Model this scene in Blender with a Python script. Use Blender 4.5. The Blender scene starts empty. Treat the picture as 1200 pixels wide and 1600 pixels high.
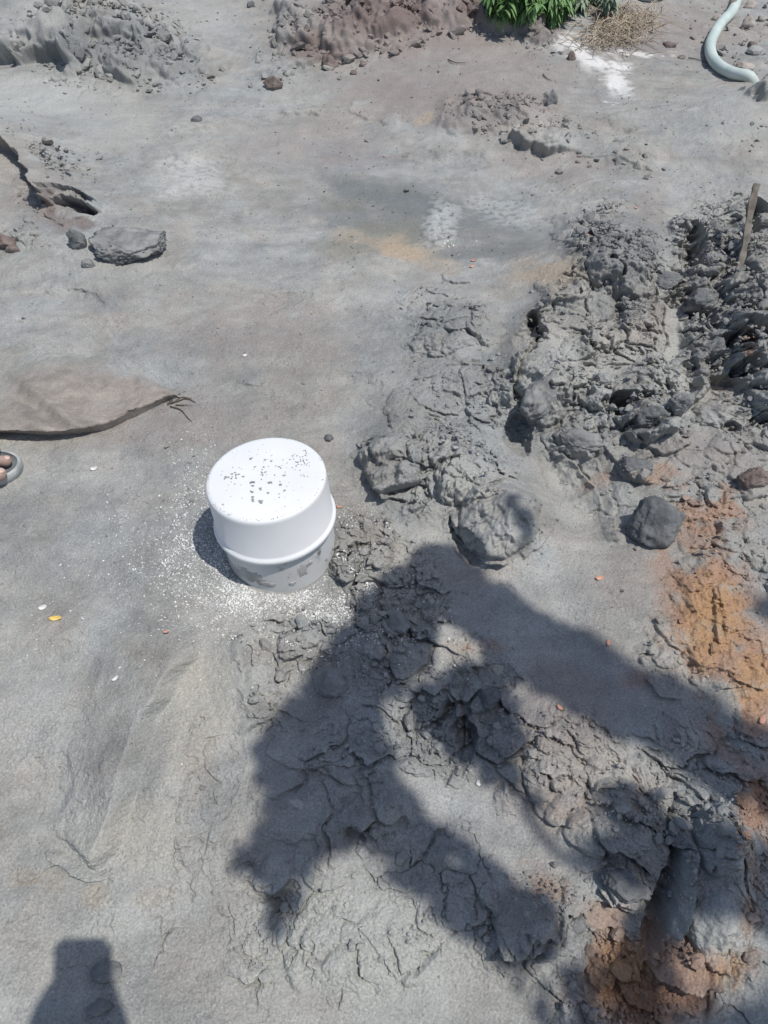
import bpy, bmesh, math, random
import numpy as np
from mathutils import Vector, Matrix, noise as mnoise

random.seed(7)
S = bpy.context.scene
COL = S.collection
# ------------------------------------------------------------------ camera, sky, sun, exposure
CH = 1.45                      # camera height
PITCH = math.radians(49.0)     # below the horizon
FPX = 1208.0                   # focal length in photo pixels (1200 x 1600)
cam_d = bpy.data.cameras.new('camera'); cam = bpy.data.objects.new('camera', cam_d); COL.objects.link(cam)
cam.location = (0, 0, CH); cam.rotation_euler = (math.pi/2 - PITCH, 0, 0)
cam_d.sensor_fit = 'VERTICAL'; cam_d.sensor_height = 24.0; cam_d.lens = 24.0*FPX/1600.0
cam_d.clip_start = 0.02; cam_d.clip_end = 600
S.camera = cam
S.render.resolution_x = 768; S.render.resolution_y = 1024
cp, sp = math.cos(PITCH), math.sin(PITCH)
FWD = np.array([0, cp, -sp]); UPV = np.array([0, sp, cp])
def ray(u, v):
    return np.array([u-600.0, FPX*cp - (v-800)*sp, -FPX*sp - (v-800)*cp])
ANTI = ray(133, 1486); ANTI = ANTI/np.linalg.norm(ANTI)     # the phone's own shadow gives the sun
SUN = -ANTI
sun_el = math.asin(SUN[2]); sun_az = math.atan2(SUN[0], SUN[1])   # clockwise from +Y
W = bpy.data.worlds.new('World'); S.world = W; W.use_nodes = True
nt = W.node_tree; nt.nodes.clear()
sky = nt.nodes.new('ShaderNodeTexSky'); sky.sky_type = 'NISHITA'; sky.sun_disc = False
sky.sun_elevation = sun_el; sky.sun_rotation = sun_az; sky.air_density = 1.0; sky.dust_density = 1.3; sky.ozone_density = 1.0
bg = nt.nodes.new('ShaderNodeBackground'); bg.inputs[1].default_value = 0.128
wo = nt.nodes.new('ShaderNodeOutputWorld')
nt.links.new(sky.outputs[0], bg.inputs[0]); nt.links.new(bg.outputs[0], wo.inputs[0])
sl = bpy.data.lights.new('sun', 'SUN'); sl.energy = 3.7; sl.angle = math.radians(0.53); sl.color = (1.0, 0.965, 0.91)
so = bpy.data.objects.new('sun', sl); COL.objects.link(so)
so.rotation_euler = Vector(ANTI).to_track_quat('-Z', 'Y').to_euler(); so.location = (3, -2, 8)
S.view_settings.view_transform = 'Standard'; S.view_settings.look = 'None'
S.view_settings.exposure = 0.0; S.view_settings.gamma = 1.0
S.render.engine = 'CYCLES'

# ------------------------------------------------------------------ helpers
def tag(o, label=None, cat=None, group=None, kind=None):
    if label: o['label'] = label
    if cat: o['category'] = cat
    if group: o['group'] = group
    if kind: o['kind'] = kind
    return o
def link(name, verts, faces, mat, parent=None, smooth=True):
    me = bpy.data.meshes.new(name); me.from_pydata([tuple(map(float, v)) for v in verts], [], [tuple(f) for f in faces]); me.update()
    if smooth: me.polygons.foreach_set('use_smooth', [True]*len(me.polygons))
    if mat: me.materials.append(mat)
    o = bpy.data.objects.new(name, me); COL.objects.link(o)
    if parent: o.parent = parent
    return o
def empty(name, loc):
    o = bpy.data.objects.new(name, None); o.empty_display_size = 0.05; COL.objects.link(o); o.location = loc
    return o
def bulk_mesh(name, V, F, mat, attrs=None, smooth=True):
    """V (n,3) array, F (m,k) array"""
    me = bpy.data.meshes.new(name)
    k = F.shape[1]
    me.vertices.add(len(V)); me.vertices.foreach_set('co', V.astype(np.float32).ravel())
    me.loops.add(F.size); me.loops.foreach_set('vertex_index', F.astype(np.int32).ravel())
    me.polygons.add(len(F)); me.polygons.foreach_set('loop_start', np.arange(0, F.size, k, dtype=np.int32))
    me.polygons.foreach_set('use_smooth', np.full(len(F), smooth))
    me.update(calc_edges=True)
    if attrs:
        for nm, (typ, arr) in attrs.items():
            a = me.attributes.new(nm, typ, 'POINT')
            a.data.foreach_set('color' if typ == 'FLOAT_COLOR' else 'value', arr.astype(np.float32).ravel())
    if mat: me.materials.append(mat)
    o = bpy.data.objects.new(name, me); COL.objects.link(o)
    return o

# ---- numpy noise
rs = np.random.RandomState(11)
PERM = rs.permutation(4096); PERM = np.concatenate([PERM, PERM])
GA = rs.rand(4096)*2*np.pi; GX = np.cos(GA); GY = np.sin(GA); RV = rs.rand(4096); RV2 = rs.rand(4096); RV3 = rs.rand(4096)
def hsh(i, j, s): return PERM[(PERM[(i + s*131) & 4095] + j) & 4095]
def gn(x, y, s=0):
    xi = np.floor(x).astype(np.int64); yi = np.floor(y).astype(np.int64); fx = x-xi; fy = y-yi
    def g(a, b):
        h = hsh(xi+a, yi+b, s); return GX[h]*(fx-a)+GY[h]*(fy-b)
    wx = fx*fx*fx*(fx*(fx*6-15)+10); wy = fy*fy*fy*(fy*(fy*6-15)+10)
    a = g(0, 0); b = g(1, 0); c = g(0, 1); d = g(1, 1)
    return 1.4*((a*(1-wx)+b*wx)*(1-wy)+(c*(1-wx)+d*wx)*wy)
def fbm(x, y, s=0, o=4, gain=.5, lac=2.03):
    r = 0; a = 1; 
    for k in range(o):
        r = r + a*gn(x, y, s+k); x = x*lac+3.7; y = y*lac-1.3; a *= gain
    return r
def ridged(x, y, s=0, o=4, gain=.5):
    r = 0; a = 1
    for k in range(o):
        r = r + a*(1-np.abs(gn(x, y, s+k))*2.0); x = x*2.07+3.7; y = y*2.07-1.3; a *= gain
    return r
def worley(x, y, s=0):
    xi = np.floor(x).astype(np.int64); yi = np.floor(y).astype(np.int64)
    f1 = np.full(x.shape, 9.0); f2 = np.full(x.shape, 9.0); cid = np.zeros(x.shape)
    dx1 = np.zeros(x.shape); dy1 = np.zeros(x.shape)
    for a in (-1, 0, 1):
        for b in (-1, 0, 1):
            h = hsh(xi+a, yi+b, s); ax = xi+a+RV[h]-x; ay = yi+b+RV2[h]-y
            d = np.sqrt(ax*ax+ay*ay)
            n = d < f1
            f2 = np.where(n, f1, np.minimum(f2, d)); cid = np.where(n, RV3[h], cid)
            dx1 = np.where(n, ax, dx1); dy1 = np.where(n, ay, dy1); f1 = np.where(n, d, f1)
    return f1, f2, cid, dx1, dy1
def sstep(a, b, x):
    t = np.clip((x-a)/(b-a), 0, 1); return t*t*(3-2*t)

# ------------------------------------------------------------------ the ground grid
def grow(start, step, limit, rate=1.12):
    r = []; x = start; s = step
    while abs(x-start) < limit:
        s *= rate; x += s; r.append(x)
    return r
US = 1.35; VS = 1.45
uf = np.arange(-60, 1260+US, US); vf = np.concatenate([np.arange(-50, 330, .72), np.arange(330, 700, 1.0), np.arange(700, 1640+VS, VS)])
ul = grow(uf[0], -US, 9000)[::-1]; ur = grow(uf[-1], US, 9000)
U1 = np.array(list(ul)+list(uf)+list(ur))
def y_of_v(v): 
    r1 = FPX*cp-(v-800)*sp; r2 = FPX*sp+(v-800)*cp
    return CH*r1/r2
def depth_of_y(y): return y*cp+CH*sp
yf = y_of_v(vf)[::-1]                       # near -> far, increasing y
ynear = grow(yf[0], -(yf[1]-yf[0]), 60, 1.10)[::-1]
yfar = grow(yf[-1], yf[-1]-yf[-2], 220, 1.12)
Y1 = np.array(list(ynear)+list(yf)+list(yfar))
nv, nu = len(Y1), len(U1)
DEP = np.maximum(depth_of_y(Y1), depth_of_y(-0.6))
V1 = 800 + FPX*(-(Y1*(-sp)) - CH*(-cp)*1.0)*0   # placeholder
def v_of(y, z):
    d = y*cp+(CH-z)*sp; h = y*sp-(CH-z)*cp        # depth, up
    return 800 - FPX*h/np.maximum(d, .45)
X = (U1[None, :]-600)/FPX*DEP[:, None]
Y = np.repeat(Y1[:, None], nu, 1)
UU = np.repeat(U1[None, :], nv, 0); VV = v_of(Y, 0*Y)
VV1 = VV[:, 0]
H = np.zeros_like(X)
dist = np.sqrt(X*X+(Y-2.5)**2)

# -- broad relief, in photo coordinates (centre, radii, turn, height)
def ell(u, v, a, b, rot=0, U=None, V=None):
    U = UU if U is None else U; V = VV if V is None else V
    c, s = math.cos(math.radians(rot)), math.sin(math.radians(rot))
    du = U-u; dv = V-v
    return np.sqrt(((du*c+dv*s)/a)**2+((-du*s+dv*c)/b)**2)
BROAD = [
 (640,-40,330,130,5,.30),(120,20,220,60,5,.12),(20,260,120,110,40,.05),(760,185,90,50,0,.035),(900,215,140,45,5,.03),
 (1180,190,180,60,-8,.10),(660,340,260,90,5,-.03),(950,430,120,110,-20,.10),(1160,400,70,130,10,.05),(1180,520,90,120,0,.10),
 (1080,560,60,110,-15,-.04),(1010,620,110,70,0,.06),(700,560,110,90,-30,.03),(850,590,60,80,-10,.05),(790,500,30,60,40,-.03),
 (620,710,60,70,0,.045),(720,730,70,60,0,.04),(790,810,60,70,10,.06),(900,760,70,90,-30,-.03),(1090,720,120,90,0,.02),
 (1030,820,55,50,0,.02),(1000,930,160,90,10,.015),(1150,900,110,140,0,.03),(560,860,110,80,0,.012),
 (320,1160,80,200,20,.022),(150,1200,70,160,10,-.010),(180,1180,90,150,10,.02),(200,1400,150,110,0,-.01),(450,1060,70,70,0,-.015),
 (640,950,120,70,20,-.01),(740,1120,90,90,0,-.04),(520,1230,120,110,0,.03),(620,1170,60,120,-25,.02),(880,1180,120,90,20,.02),(960,1330,90,90,0,.04),
 (1120,1360,70,130,15,.07),(1030,1350,35,110,15,-.03),(720,1400,110,90,20,-.01),(830,1450,70,60,0,.03),(560,1450,140,110,0,.02),
 (960,1530,90,80,0,-.02),(430,1390,60,80,20,-.015),(120,1580,140,80,0,.01),(1190,1500,60,90,0,.03)]
for (u, v, a, b, r, h) in BROAD:
    H += h*np.exp(-1.1*ell(u, v, a, b, r)**2)
H += .014*fbm(X*1.6, Y*1.6, 3, 3) + .008*fbm(X*3.6, Y*4.4, 7, 3) + .005*fbm(X*7, Y*8, 9, 3)
far = sstep(5.5, 9, dist)
H += far*(.06*fbm(X*.3, Y*.3, 40, 4))
HB = H.copy()
# displayed photo coordinates of the relief so far; details are placed with these
D0 = Y*cp+(CH-H)*sp
U2 = 600+FPX*X/np.maximum(D0, .5); V2 = v_of(Y, H)
wu = 13*fbm(X*7, Y*7, 21, 5, .55); wv = 13*fbm(X*7+40, Y*7, 25, 5, .55)      # ragged edges
U3 = U2+wu; V3 = V2+wv*.7
def win(u0, u1, v0, v1, m=70):
    i = np.where((VV1 > v0-m) & (VV1 < v1+m+60))[0]; j = np.where((U1 > u0-m) & (U1 < u1+m))[0]
    if len(i) == 0 or len(j) == 0: return None
    return slice(i[0], i[-1]+1), slice(j[0], j[-1]+1)

# -- roughness mask: where the mud is broken up
R = np.zeros_like(H)
ROUGH = [ # u,v,a,b,rot,strength
 (170,70,120,75,0,1.0),(280,110,60,45,0,.5),(60,85,50,16,0,.5),(560,50,150,50,-10,1.15),(660,20,160,40,0,1.1),(760,20,90,32,10,.9),(850,60,40,30,0,.6),
 (430,130,30,18,0,.5),(90,290,50,60,40,.55),(40,370,50,20,0,.4),(770,175,75,28,0,.9),(850,215,65,32,0,.6),(960,240,90,30,20,.35),(1150,210,60,30,0,.25),
 (970,410,85,90,-10,1.0),(1000,500,110,60,-20,.8),(900,500,70,50,0,.6),(1140,470,90,150,0,1.1),(1080,400,50,60,0,.7),
 (700,520,70,50,-20,.32),(660,470,40,20,0,.3),(740,620,100,60,-10,.5),(960,620,130,90,0,.9),(1180,600,60,120,0,1.0),
 (600,730,50,50,0,.4),(700,740,90,80,0,.7),(990,690,80,60,0,.6),(820,840,60,50,0,.35),(1090,760,70,60,0,.5),(970,790,30,50,0,.45),
 (1150,900,90,180,0,.36),(1060,1020,60,60,0,.5),(575,880,60,80,0,.8),(470,1010,80,60,0,.6),(640,900,50,60,0,.6),(430,1080,50,60,0,.3),
 (620,980,80,110,10,.8),(720,1120,110,110,0,.8),(560,1160,90,60,0,.5),(540,1260,120,80,0,.4),(880,1200,110,90,0,.7),
 (1100,1200,110,90,0,.6),(1000,1320,90,110,0,.7),(1140,1380,80,140,10,.7),(980,1530,130,90,0,.7),(830,1440,100,80,0,.55),
 (680,1350,80,60,0,.4),(600,1280,60,50,0,.5),(430,1400,90,80,0,.45),(560,1450,140,90,0,.45),(420,1480,70,80,0,.4),(340,1350,50,60,0,.3),(320,1200,30,90,10,.35),
 (1160,60,80,60,0,.35),(640,1100,40,60,0,.4),(330,720,60,60,0,.08),(240,790,80,50,0,.12)]
for (u, v, a, b, r, s) in ROUGH:
    w = win(u-max(a, b)*1.7, u+max(a, b)*1.7, v-max(a, b)*1.7, v+max(a, b)*1.7, 30)
    if w is None: continue
    e = ell(u, v, a, b, r, U3[w], V3[w])
    R[w] = np.maximum(R[w], s*sstep(1.35, .65, e))
for (u, v, a, b, r, k_) in [(1050,530,26,60,-8,.75),(1062,600,26,26,0,.7),(880,548,34,34,0,.65),(905,760,44,50,-20,.9),(850,860,60,50,0,.6),(1060,730,50,26,-15,.7),(960,580,50,22,-15,.5),(830,600,26,40,-10,.5),(1000,350,50,24,0,.9),(785,820,36,44,20,.6),(1120,1440,36,50,0,.6),(700,1380,50,40,20,.6),(540,1210,50,30,0,.5),(570,1440,80,60,0,.2),(855,415,50,22,0,.9)]:
    w = win(u-max(a, b)*1.7, u+max(a, b)*1.7, v-max(a, b)*1.7, v+max(a, b)*1.7, 30); R[w] *= 1-k_*sstep(1.3, .6, ell(u, v, a, b, r, U3[w], V3[w]))
inside = (U2 > -60) & (U2 < 1260) & (V2 > -50) & (V2 < 1640)
R = np.where(inside, R, np.maximum(R, sstep(.0, .6, fbm(X*1.1+7, Y*1.1, 60, 3))*.6*sstep(30, 4, dist)))
R = np.clip(R*(.85+.5*fbm(X*7, Y*7, 33, 3)), 0, 1.2)

# -- clod texture (worley blocks, warped)
idx = R > .02
xr = X[idx]; yr = Y[idx]; rr = R[idx]
wx = .035*fbm(xr*11, yr*11, 50, 3); wy = .035*fbm(xr*11+9, yr*11, 54, 3)
hh = np.zeros_like(xr)
def blocks(sc, amp, seed, tilt=.6, crack=.35, cw=.12):
    f1, f2, c, dx, dy = worley((xr+wx)*sc, (yr+wy)*sc, seed)
    a = c*40
    dome = 1-np.clip(f1, 0, 1)**2
    plate = (c-.35) + tilt*(dx*np.cos(a)+dy*np.sin(a))*1.1
    e = sstep(0, cw, f2-f1)
    return amp*((plate*.8+dome*.6)*e - crack*(1-e))
sel = sstep(-.25, .35, fbm(xr*3.1, yr*3.1, 70, 2))
ff = sstep(2.0, 3.4, yr)
mid_ = sstep(.0, .5, xr)*sstep(.55, .9, yr)*sstep(3.0, 2.0, yr)
hh += rr*blocks(4.2, .030, 79, cw=.16, crack=.5)*(.35+.45*ff+.45*mid_)
hh += rr*blocks(9.5, .024, 80, cw=.16, crack=.45)*(1-.55*ff)
hh += rr*blocks(23, .0125, 81, cw=.14)*(.25+.5*sel)*(1-.5*ff)*(1-.35*mid_)
hh += rr**1.3*blocks(55, .0058, 82, cw=.2)*(.3+.7*sel)*(1-.5*ff)
hh += rr**1.2*blocks(120, .0024, 83, cw=.3)*(1-.8*ff)
hh *= 1-.25*ff
hh += rr*.012*(ridged(xr*10, yr*10, 90, 5, .55)-1.0)*.6*(1-.4*ff)
hh += rr*.0022*fbm(xr*75, yr*75, 95, 3, .7)
H[idx] += hh
# smooth-mud texture
Q = np.clip(1-R*1.4, 0, 1)
ang = .5*fbm(X*1.3, Y*1.3, 110, 2)
SXx = X*np.cos(ang)+Y*np.sin(ang); SYy = -X*np.sin(ang)+Y*np.cos(ang)
near = sstep(12, 6, dist)
H += near*Q*(.0016*fbm(SXx*8, SYy*30, 120, 3) + .0010*fbm(X*60, Y*60, 130, 3))
H += near*.0008*fbm(X*170, Y*170, 140, 2)*(.4+R)

# -- lumps with their own steep sides
def lump(u, v, a, b, rot, h, p=.5, warp=1.0, base=0.0):
    m = max(a, b)*1.6
    w = win(u-m, u+m, v-m, v+m, 20)
    if w is None: return
    e = ell(u, v, a, b, rot, U2[w]+wu[w]*warp, V2[w]+wv[w]*.7*warp)
    k = np.clip(1-e**2.4, 0, 1)**p
    lf = 1.1 if (u > 560 and 330 < v < 900) else 1.0
    if v < 150: k = k**1.5
    n_ = .35*fbm(X[w]*14, Y[w]*14, int(u+v) % 900, 4, .6)
    H[w] += lf*h*k*(1+n_) + base
# -- ledge: step up on the left-hand side of the line (walking along it), fading over rise_w px
def seg_sd(P, u0, v0):
    best = np.full(u0.shape, 1e9); side = np.zeros(u0.shape); tt = np.zeros(u0.shape); n = len(P)-1
    for k in range(n):
        ax, ay = P[k]; bx, by = P[k+1]; ex, ey = bx-ax, by-ay
        t = np.clip(((u0-ax)*ex+(v0-ay)*ey)/(ex*ex+ey*ey), 0, 1)
        du = u0-(ax+t*ex); dv = v0-(ay+t*ey); d = np.hypot(du, dv)
        cr = ex*(v0-ay)-ey*(u0-ax)
        m = d < best
        best = np.where(m, d, best); side = np.where(m, np.sign(cr), side); tt = np.where(m, (k+t)/n, tt)
    return best, side, tt
def ledge(P, h, up_w=60, lip=3.0, warp=.6, under=0.0, flip=1):
    us = [p[0] for p in P]; vs = [p[1] for p in P]
    w = win(min(us)-up_w, max(us)+up_w, min(vs)-up_w, max(vs)+up_w, 10)
    if w is None: return
    d, s, t = seg_sd(P, U2[w]+wu[w]*warp, V2[w]+wv[w]*warp)
    s = s*flip                                   # +1 = below / right of the line
    env = sstep(0, .12, t)*sstep(1, .88, t)
    up = np.where(s < 0, sstep(0, lip, d)*np.clip(1-d/up_w, 0, 1)**1.3, 0)
    dn = np.where(s > 0, np.clip(1-d/(up_w*.5), 0, 1)**2, 0) if under else 0
    H[w] += env*(h*up - under*dn)
def crack(P, depth, wpx=3.0, lipw=10, lip=.25, warp=1.1):
    us = [p[0] for p in P]; vs = [p[1] for p in P]
    w = win(min(us), max(us), min(vs), max(vs), 24)
    if w is None: return
    d, s, t = seg_sd(P, U2[w]+wu[w]*warp, V2[w]+wv[w]*warp)
    env = sstep(0, .15, t)*sstep(1, .8, t)
    wn = wpx*(.55+.9*np.abs(gn(U2[w]*.05, V2[w]*.05, 200)))
    H[w] += env*(-depth*np.exp(-(d/wn)**2)+depth*lip*np.exp(-((d-wn*2)/lipw)**2))

LUMPS = [ (1205,143,46,11,-5,.10,.6),(610,500,46,14,10,-.010,.9),(430,470,60,14,-5,-.010,.9),(115,470,60,16,10,-.012,.9),(380,610,50,14,0,-.008,.9),(240,800,60,26,-20,-.008,.9),(90,1040,70,40,20,-.008,.9),(70,1230,50,60,10,-.010,.9),(560,600,40,16,20,-.010,.9),(700,250,70,12,5,-.014,.9),(330,240,80,12,0,.014,.9),(120,1350,50,12,20,.014,.7),(560,940,30,20,0,.016,.5),(540,840,20,26,0,.014,.5),(600,870,24,22,0,.018,.5),(575,915,26,18,20,.014,.5),(660,960,30,24,0,.016,.5),(640,1030,28,22,0,.016,.5),(590,1010,26,20,0,.014,.5), # u,v,a,b,rot,h,p
 # big lumps on the right-hand side
 (845,605,40,62,-20,.055,.45),(965,400,60,62,0,.030,.6),(925,540,70,26,-20,.02,.6),(870,460,38,22,20,.018,.6),
 (785,812,58,62,25,.045,.5),(722,742,46,50,0,.03,.5),(615,722,44,50,-10,.045,.45),(668,700,34,36,0,.018,.5),(640,640,40,40,0,.016,.5),
 (700,520,60,32,-25,.022,.5),(760,505,30,30,0,.02,.5),(905,690,50,26,10,.022,.5),(830,660,26,22,0,.018,.5),
 (1010,655,42,38,0,.035,.45),(1000,600,50,26,-15,.03,.5),(1075,590,34,44,10,.045,.45),(1110,535,30,26,0,.03,.5),
 (985,730,30,18,10,.02,.5),(1100,430,32,16,5,.030,.45),(1090,470,40,20,10,.03,.45),(1160,455,46,18,-5,.04,.45),(1180,500,50,20,-12,.05,.45),
 (1165,560,30,20,0,.04,.45),(1190,610,40,30,0,.05,.45),(1180,400,26,34,0,.03,.5),(1050,640,30,40,0,.02,.5),
 (1120,650,30,20,0,.02,.5),(895,365,40,22,20,.016,.5),(1130,700,36,18,0,.012,.5),
 # upper clods
 (745,170,34,22,-10,.035,.5),(720,195,26,16,0,.02,.5),(815,180,40,16,5,.02,.5),(860,160,14,18,0,.03,.5),(840,222,46,16,5,.03,.45),
 (905,215,50,22,0,.015,.5),(995,190,50,18,0,.012,.5),
 # top-left rubble
 (110,60,40,26,0,.07,.5),(190,45,60,26,10,.08,.5),(205,105,50,26,10,.06,.5),(250,70,34,24,0,.05,.5),(150,95,24,18,0,.04,.5),(275,115,30,20,0,.03,.5),(120,110,26,14,0,.03,.5),(310,75,30,20,0,.03,.5),
 # top mound
 (470,50,40,30,0,.06,.5),(540,60,50,30,0,.07,.5),(600,30,60,34,0,.08,.5),(700,20,50,24,0,.06,.5),(790,35,50,20,15,.05,.5),(845,60,24,14,20,.04,.5),(455,15,26,22,0,.06,.5),
 # foreground
 (620,975,22,26,0,.018,.5),(520,1070,30,24,0,.016,.5),(560,1190,50,34,0,.014,.5),(470,1170,50,28,0,.012,.5),(590,1270,36,30,20,.016,.5),
 (660,1180,40,30,0,.012,.5),(700,1070,34,26,0,.016,.5),(760,1080,30,30,0,.022,.5),(790,1150,30,30,0,.016,.5),
 (430,1360,34,30,-20,.022,.5),(520,1355,40,30,0,.018,.5),(830,1440,56,50,20,.028,.5),(735,1340,70,60,10,.01,.6),
 (975,1380,34,18,30,.022,.45),(1130,1300,46,60,20,.03,.5),(1120,1440,50,60,0,.03,.5),(950,1290,60,50,0,.022,.5),(1070,1240,34,24,0,.014,.5),
 (1150,1190,46,24,0,.012,.5),(885,1260,30,30,0,.014,.5),(845,1210,26,34,0,.012,.5),(930,1200,24,30,0,.012,.5),(860,1150,30,20,0,.01,.5),
 (1040,1020,26,22,0,.012,.5),(1150,830,34,20,0,.01,.5),(1185,760,26,26,0,.02,.5),(1110,900,40,60,20,.012,.5),
 # hollows
 (1190,350,30,40,0,-.06,.6),(1130,600,26,20,0,-.05,.6),(1100,500,24,12,20,-.04,.6),(1060,470,26,12,0,-.035,.6),(1190,545,36,18,0,-.06,.6),(1070,600,16,34,10,-.045,.6),(975,632,34,12,-20,-.05,.6),(1185,480,30,9,0,-.04,.6),(1190,660,26,14,0,-.04,.6),(835,505,12,20,10,-.05,.6),(735,850,20,36,-30,-.03,.6),
 (812,680,26,38,-10,-.045,.6),(830,520,18,32,30,-.05,.6),(960,630,30,16,-20,-.06,.6),(1080,385,20,40,-20,-.07,.5),(1150,540,36,16,0,-.05,.5),(1140,400,20,50,10,-.03,.5),
 (1000,665,26,10,0,-.03,.6),(1075,420,14,10,0,-.03,.6),(880,740,34,50,-30,-.025,.6),(1145,672,12,8,0,-.03,.6),(1160,575,20,14,0,-.06,.6),
 (640,775,36,14,0,-.03,.6),(725,1160,18,46,10,-.04,.6),(450,1415,26,50,25,-.02,.6),(1030,1400,20,90,10,-.05,.6),(960,1470,60,30,0,-.02,.6),
 (255,65,10,28,-40,-.05,.5),(60,88,60,9,5,-.05,.5),(120,318,34,12,5,-.055,.5),(560,1300,30,20,0,-.01,.6),(500,1040,26,20,0,-.01,.6),(1180,335,24,30,0,-.05,.6)]
for L in LUMPS: lump(*L)
LEDGES = [ # points left->right: high side is above (flip=-1: below)
 ([(-60,100),(-10,98),(30,100),(70,96),(105,102),(130,110)],.15,90,1,5),
 ([(-50,218),(-10,222),(15,235),(45,255),(70,290),(90,326)],.085,80,1),
 ([(84,330),(95,322),(110,318),(135,322),(158,332)],.085,46,1),
 ([(35,345),(60,352),(75,340),(100,355),(148,330)],.012,30,1),
 ([(0,375),(30,380),(60,360)],.012,25,1),
 ([(440,185),(470,183),(505,182)],.02,26,1),([(540,170),(580,188),(625,202)],.015,30,1),
 ([(560,95),(500,100),(460,110),(420,145)][::-1],.03,60,1),
 ([(795,212),(815,235),(860,240),(900,238)],.035,36,1),
 ([(690,205),(710,170),(745,152)],.02,34,1),([(900,245),(950,250),(1000,262),(1025,280)],.012,40,1),
 ([(840,490),(870,478),(930,470)],.02,40,1),([(690,430),(712,446),(735,447)],.010,26,1),
 ([(800,640),(806,600),(815,560),(840,520),(842,500)],.05,50,1),
 ([(880,702),(905,722),(925,760),(945,802)],.030,60,-1),
 ([(848,700),(900,690),(935,720),(960,800),(975,850)],.016,40,-1),
 ([(640,785),(600,782),(590,760)][::-1],.03,40,1),([(655,800),(650,740),(660,690)],.015,30,1),
 ([(705,800),(715,840),(760,882),(800,890)],.025,46,1),
 ([(930,690),(985,752),(1025,752)],.015,30,1),
 ([(335,1005),(285,1060),(252,1110),(228,1190),(205,1290),(160,1370)],.055,130,-1,20),
 ([(395,1120),(400,1180),(385,1240),(350,1300)],.012,50,-1,8),
 ([(385,985),(392,1030),(388,1060),(415,1100),(430,1120)],.034,70,-1),
 ([(440,1005),(470,1000),(497,1022),(500,1050)],.012,40,-1),
 ([(100,1345),(60,1370),(20,1375)][::-1],.008,40,1),
 ([(650,1330),(700,1320),(760,1350),(800,1420)],.012,50,-1),
 ([(770,1430),(800,1470),(870,1465),(885,1440)],.014,40,1),
 ([(1060,1260),(1085,1320),(1075,1400),(1060,1470)],.035,60,-1),
 ([(1000,1500),(1060,1520),(1120,1530),(1140,1480)],.03,60,1),
 ([(930,1380),(960,1410),(1000,1415)],.018,30,1),
 ([(690,1230),(720,1180),(725,1120),(700,1060)],.02,40,-1),
 ([(1115,1010),(1110,960),(1105,900)],.012,30,-1),
 ([(1105,1100),(1140,1060),(1200,1090)],.01,30,1),
 ([(820,880),(850,850),(870,820)],.012,30,1),
 ([(1060,330),(1090,350),(1115,400)],.03,50,-1),([(1030,460),(1060,500),(1090,560)],.02,40,-1),
 ([(1140,545),(1170,560),(1230,556)],.05,50,1),([(1120,505),(1170,512),(1230,500)],.03,30,1),
 ([(1000,1060),(1030,1090),(1070,1090)],.01,30,1),
 ([(460,1330),(490,1330),(520,1335)],.008,30,-1)]
for L in LEDGES: ledge(L[0], L[1], L[2], flip=L[3], lip=L[4] if len(L) > 4 else 3.0)
CRACKS = [
 ([(330,1230),(345,1250)],.008,2.5),([(300,1385),(310,1400),(305,1415)],.006,2),
 ([(390,1065),(400,1085),(425,1120)],.012,3.5),([(388,1000),(390,1040)],.01,3),
 ([(440,1395),(462,1430),(470,1470),(472,1500)],.012,3),([(350,1410),(365,1440),(372,1460)],.008,2.5),([(395,1440),(400,1470),(412,1480)],.009,3),
 ([(130,1358),(150,1357),(178,1348)],.005,2),([(490,1500),(485,1530)],.006,2),([(530,1540),(520,1575)],.006,2),
 ([(805,1180),(815,1230),(830,1245)],.012,4),([(855,1195),(865,1230)],.016,5),([(910,1200),(920,1245)],.010,3.5),([(990,1200),(1000,1230),(1030,1260)],.008,3),
 ([(890,1130),(900,1150),(910,1170)],.009,3.5),([(1110,900),(1115,950),(1130,1010)],.010,4),
 ([(735,1350),(745,1400),(735,1430)],.007,3),([(820,1420),(832,1445),(830,1465)],.009,3),([(770,1430),(790,1470),(800,1500)],.010,3),
 ([(1035,1300),(1025,1350),(1030,1380)],.012,4),([(1105,1330),(1110,1350)],.01,3),
 ([(704,800),(722,830),(740,848)],.02,4.5),([(690,760),(705,735),(720,700)],.014,4),([(670,700),(678,732)],.015,4),
 ([(1030,480),(1040,520),(1030,560)],.012,4),([(970,190),(975,235)],.006,2.2),([(640,185),(655,198)],.004,2),
 ([(1080,300),(1100,330),(1110,350)],.006,2.5),([(200,175),(210,190),(213,200)],.005,2),
 ([(330,350),(380,346)],.003,1.8),([(575,630),(600,640)],.003,2),([(510,625),(560,620)],.0025,2),
 ([(560,1090),(600,1110),(610,1140)],.008,3),([(640,1080),(650,1110)],.01,3),([(480,1190),(500,1210),(540,1220)],.006,2.5),
 ([(260,40),(280,45),(290,55)],.02,3),([(60,1290),(70,1260)],.003,2.5),([(440,1010),(480,1002),(497,1030)],.008,3)]
for (P, dpt, w_) in CRACKS: crack(P, dpt, w_)
# random shrinkage cracks in the broken foreground
mk = (V2 > 1120) & (V2 < 1700) & (U2 > 240) & (U2 < 1260)
xs = X[mk]; ys = Y[mk]
f1, f2, c, _, _ = worley(xs*11+.5*fbm(xs*16, ys*16, 300, 3), ys*15+.5*fbm(xs*16, ys*16, 305, 3), 310)
m = sstep(.05, .45, fbm(xs*4.5, ys*4.5, 320, 3))
H[mk] -= sstep(.12, .5, fbm(xs*4.5, ys*4.5, 320, 3))*.011*np.exp(-((f2-f1)/.026)**2)
# a flat seat for the pipe
w = win(330, 560, 780, 960)
e = ell(450, 860, 90, 80, 0, UU[w], VV[w])
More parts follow.
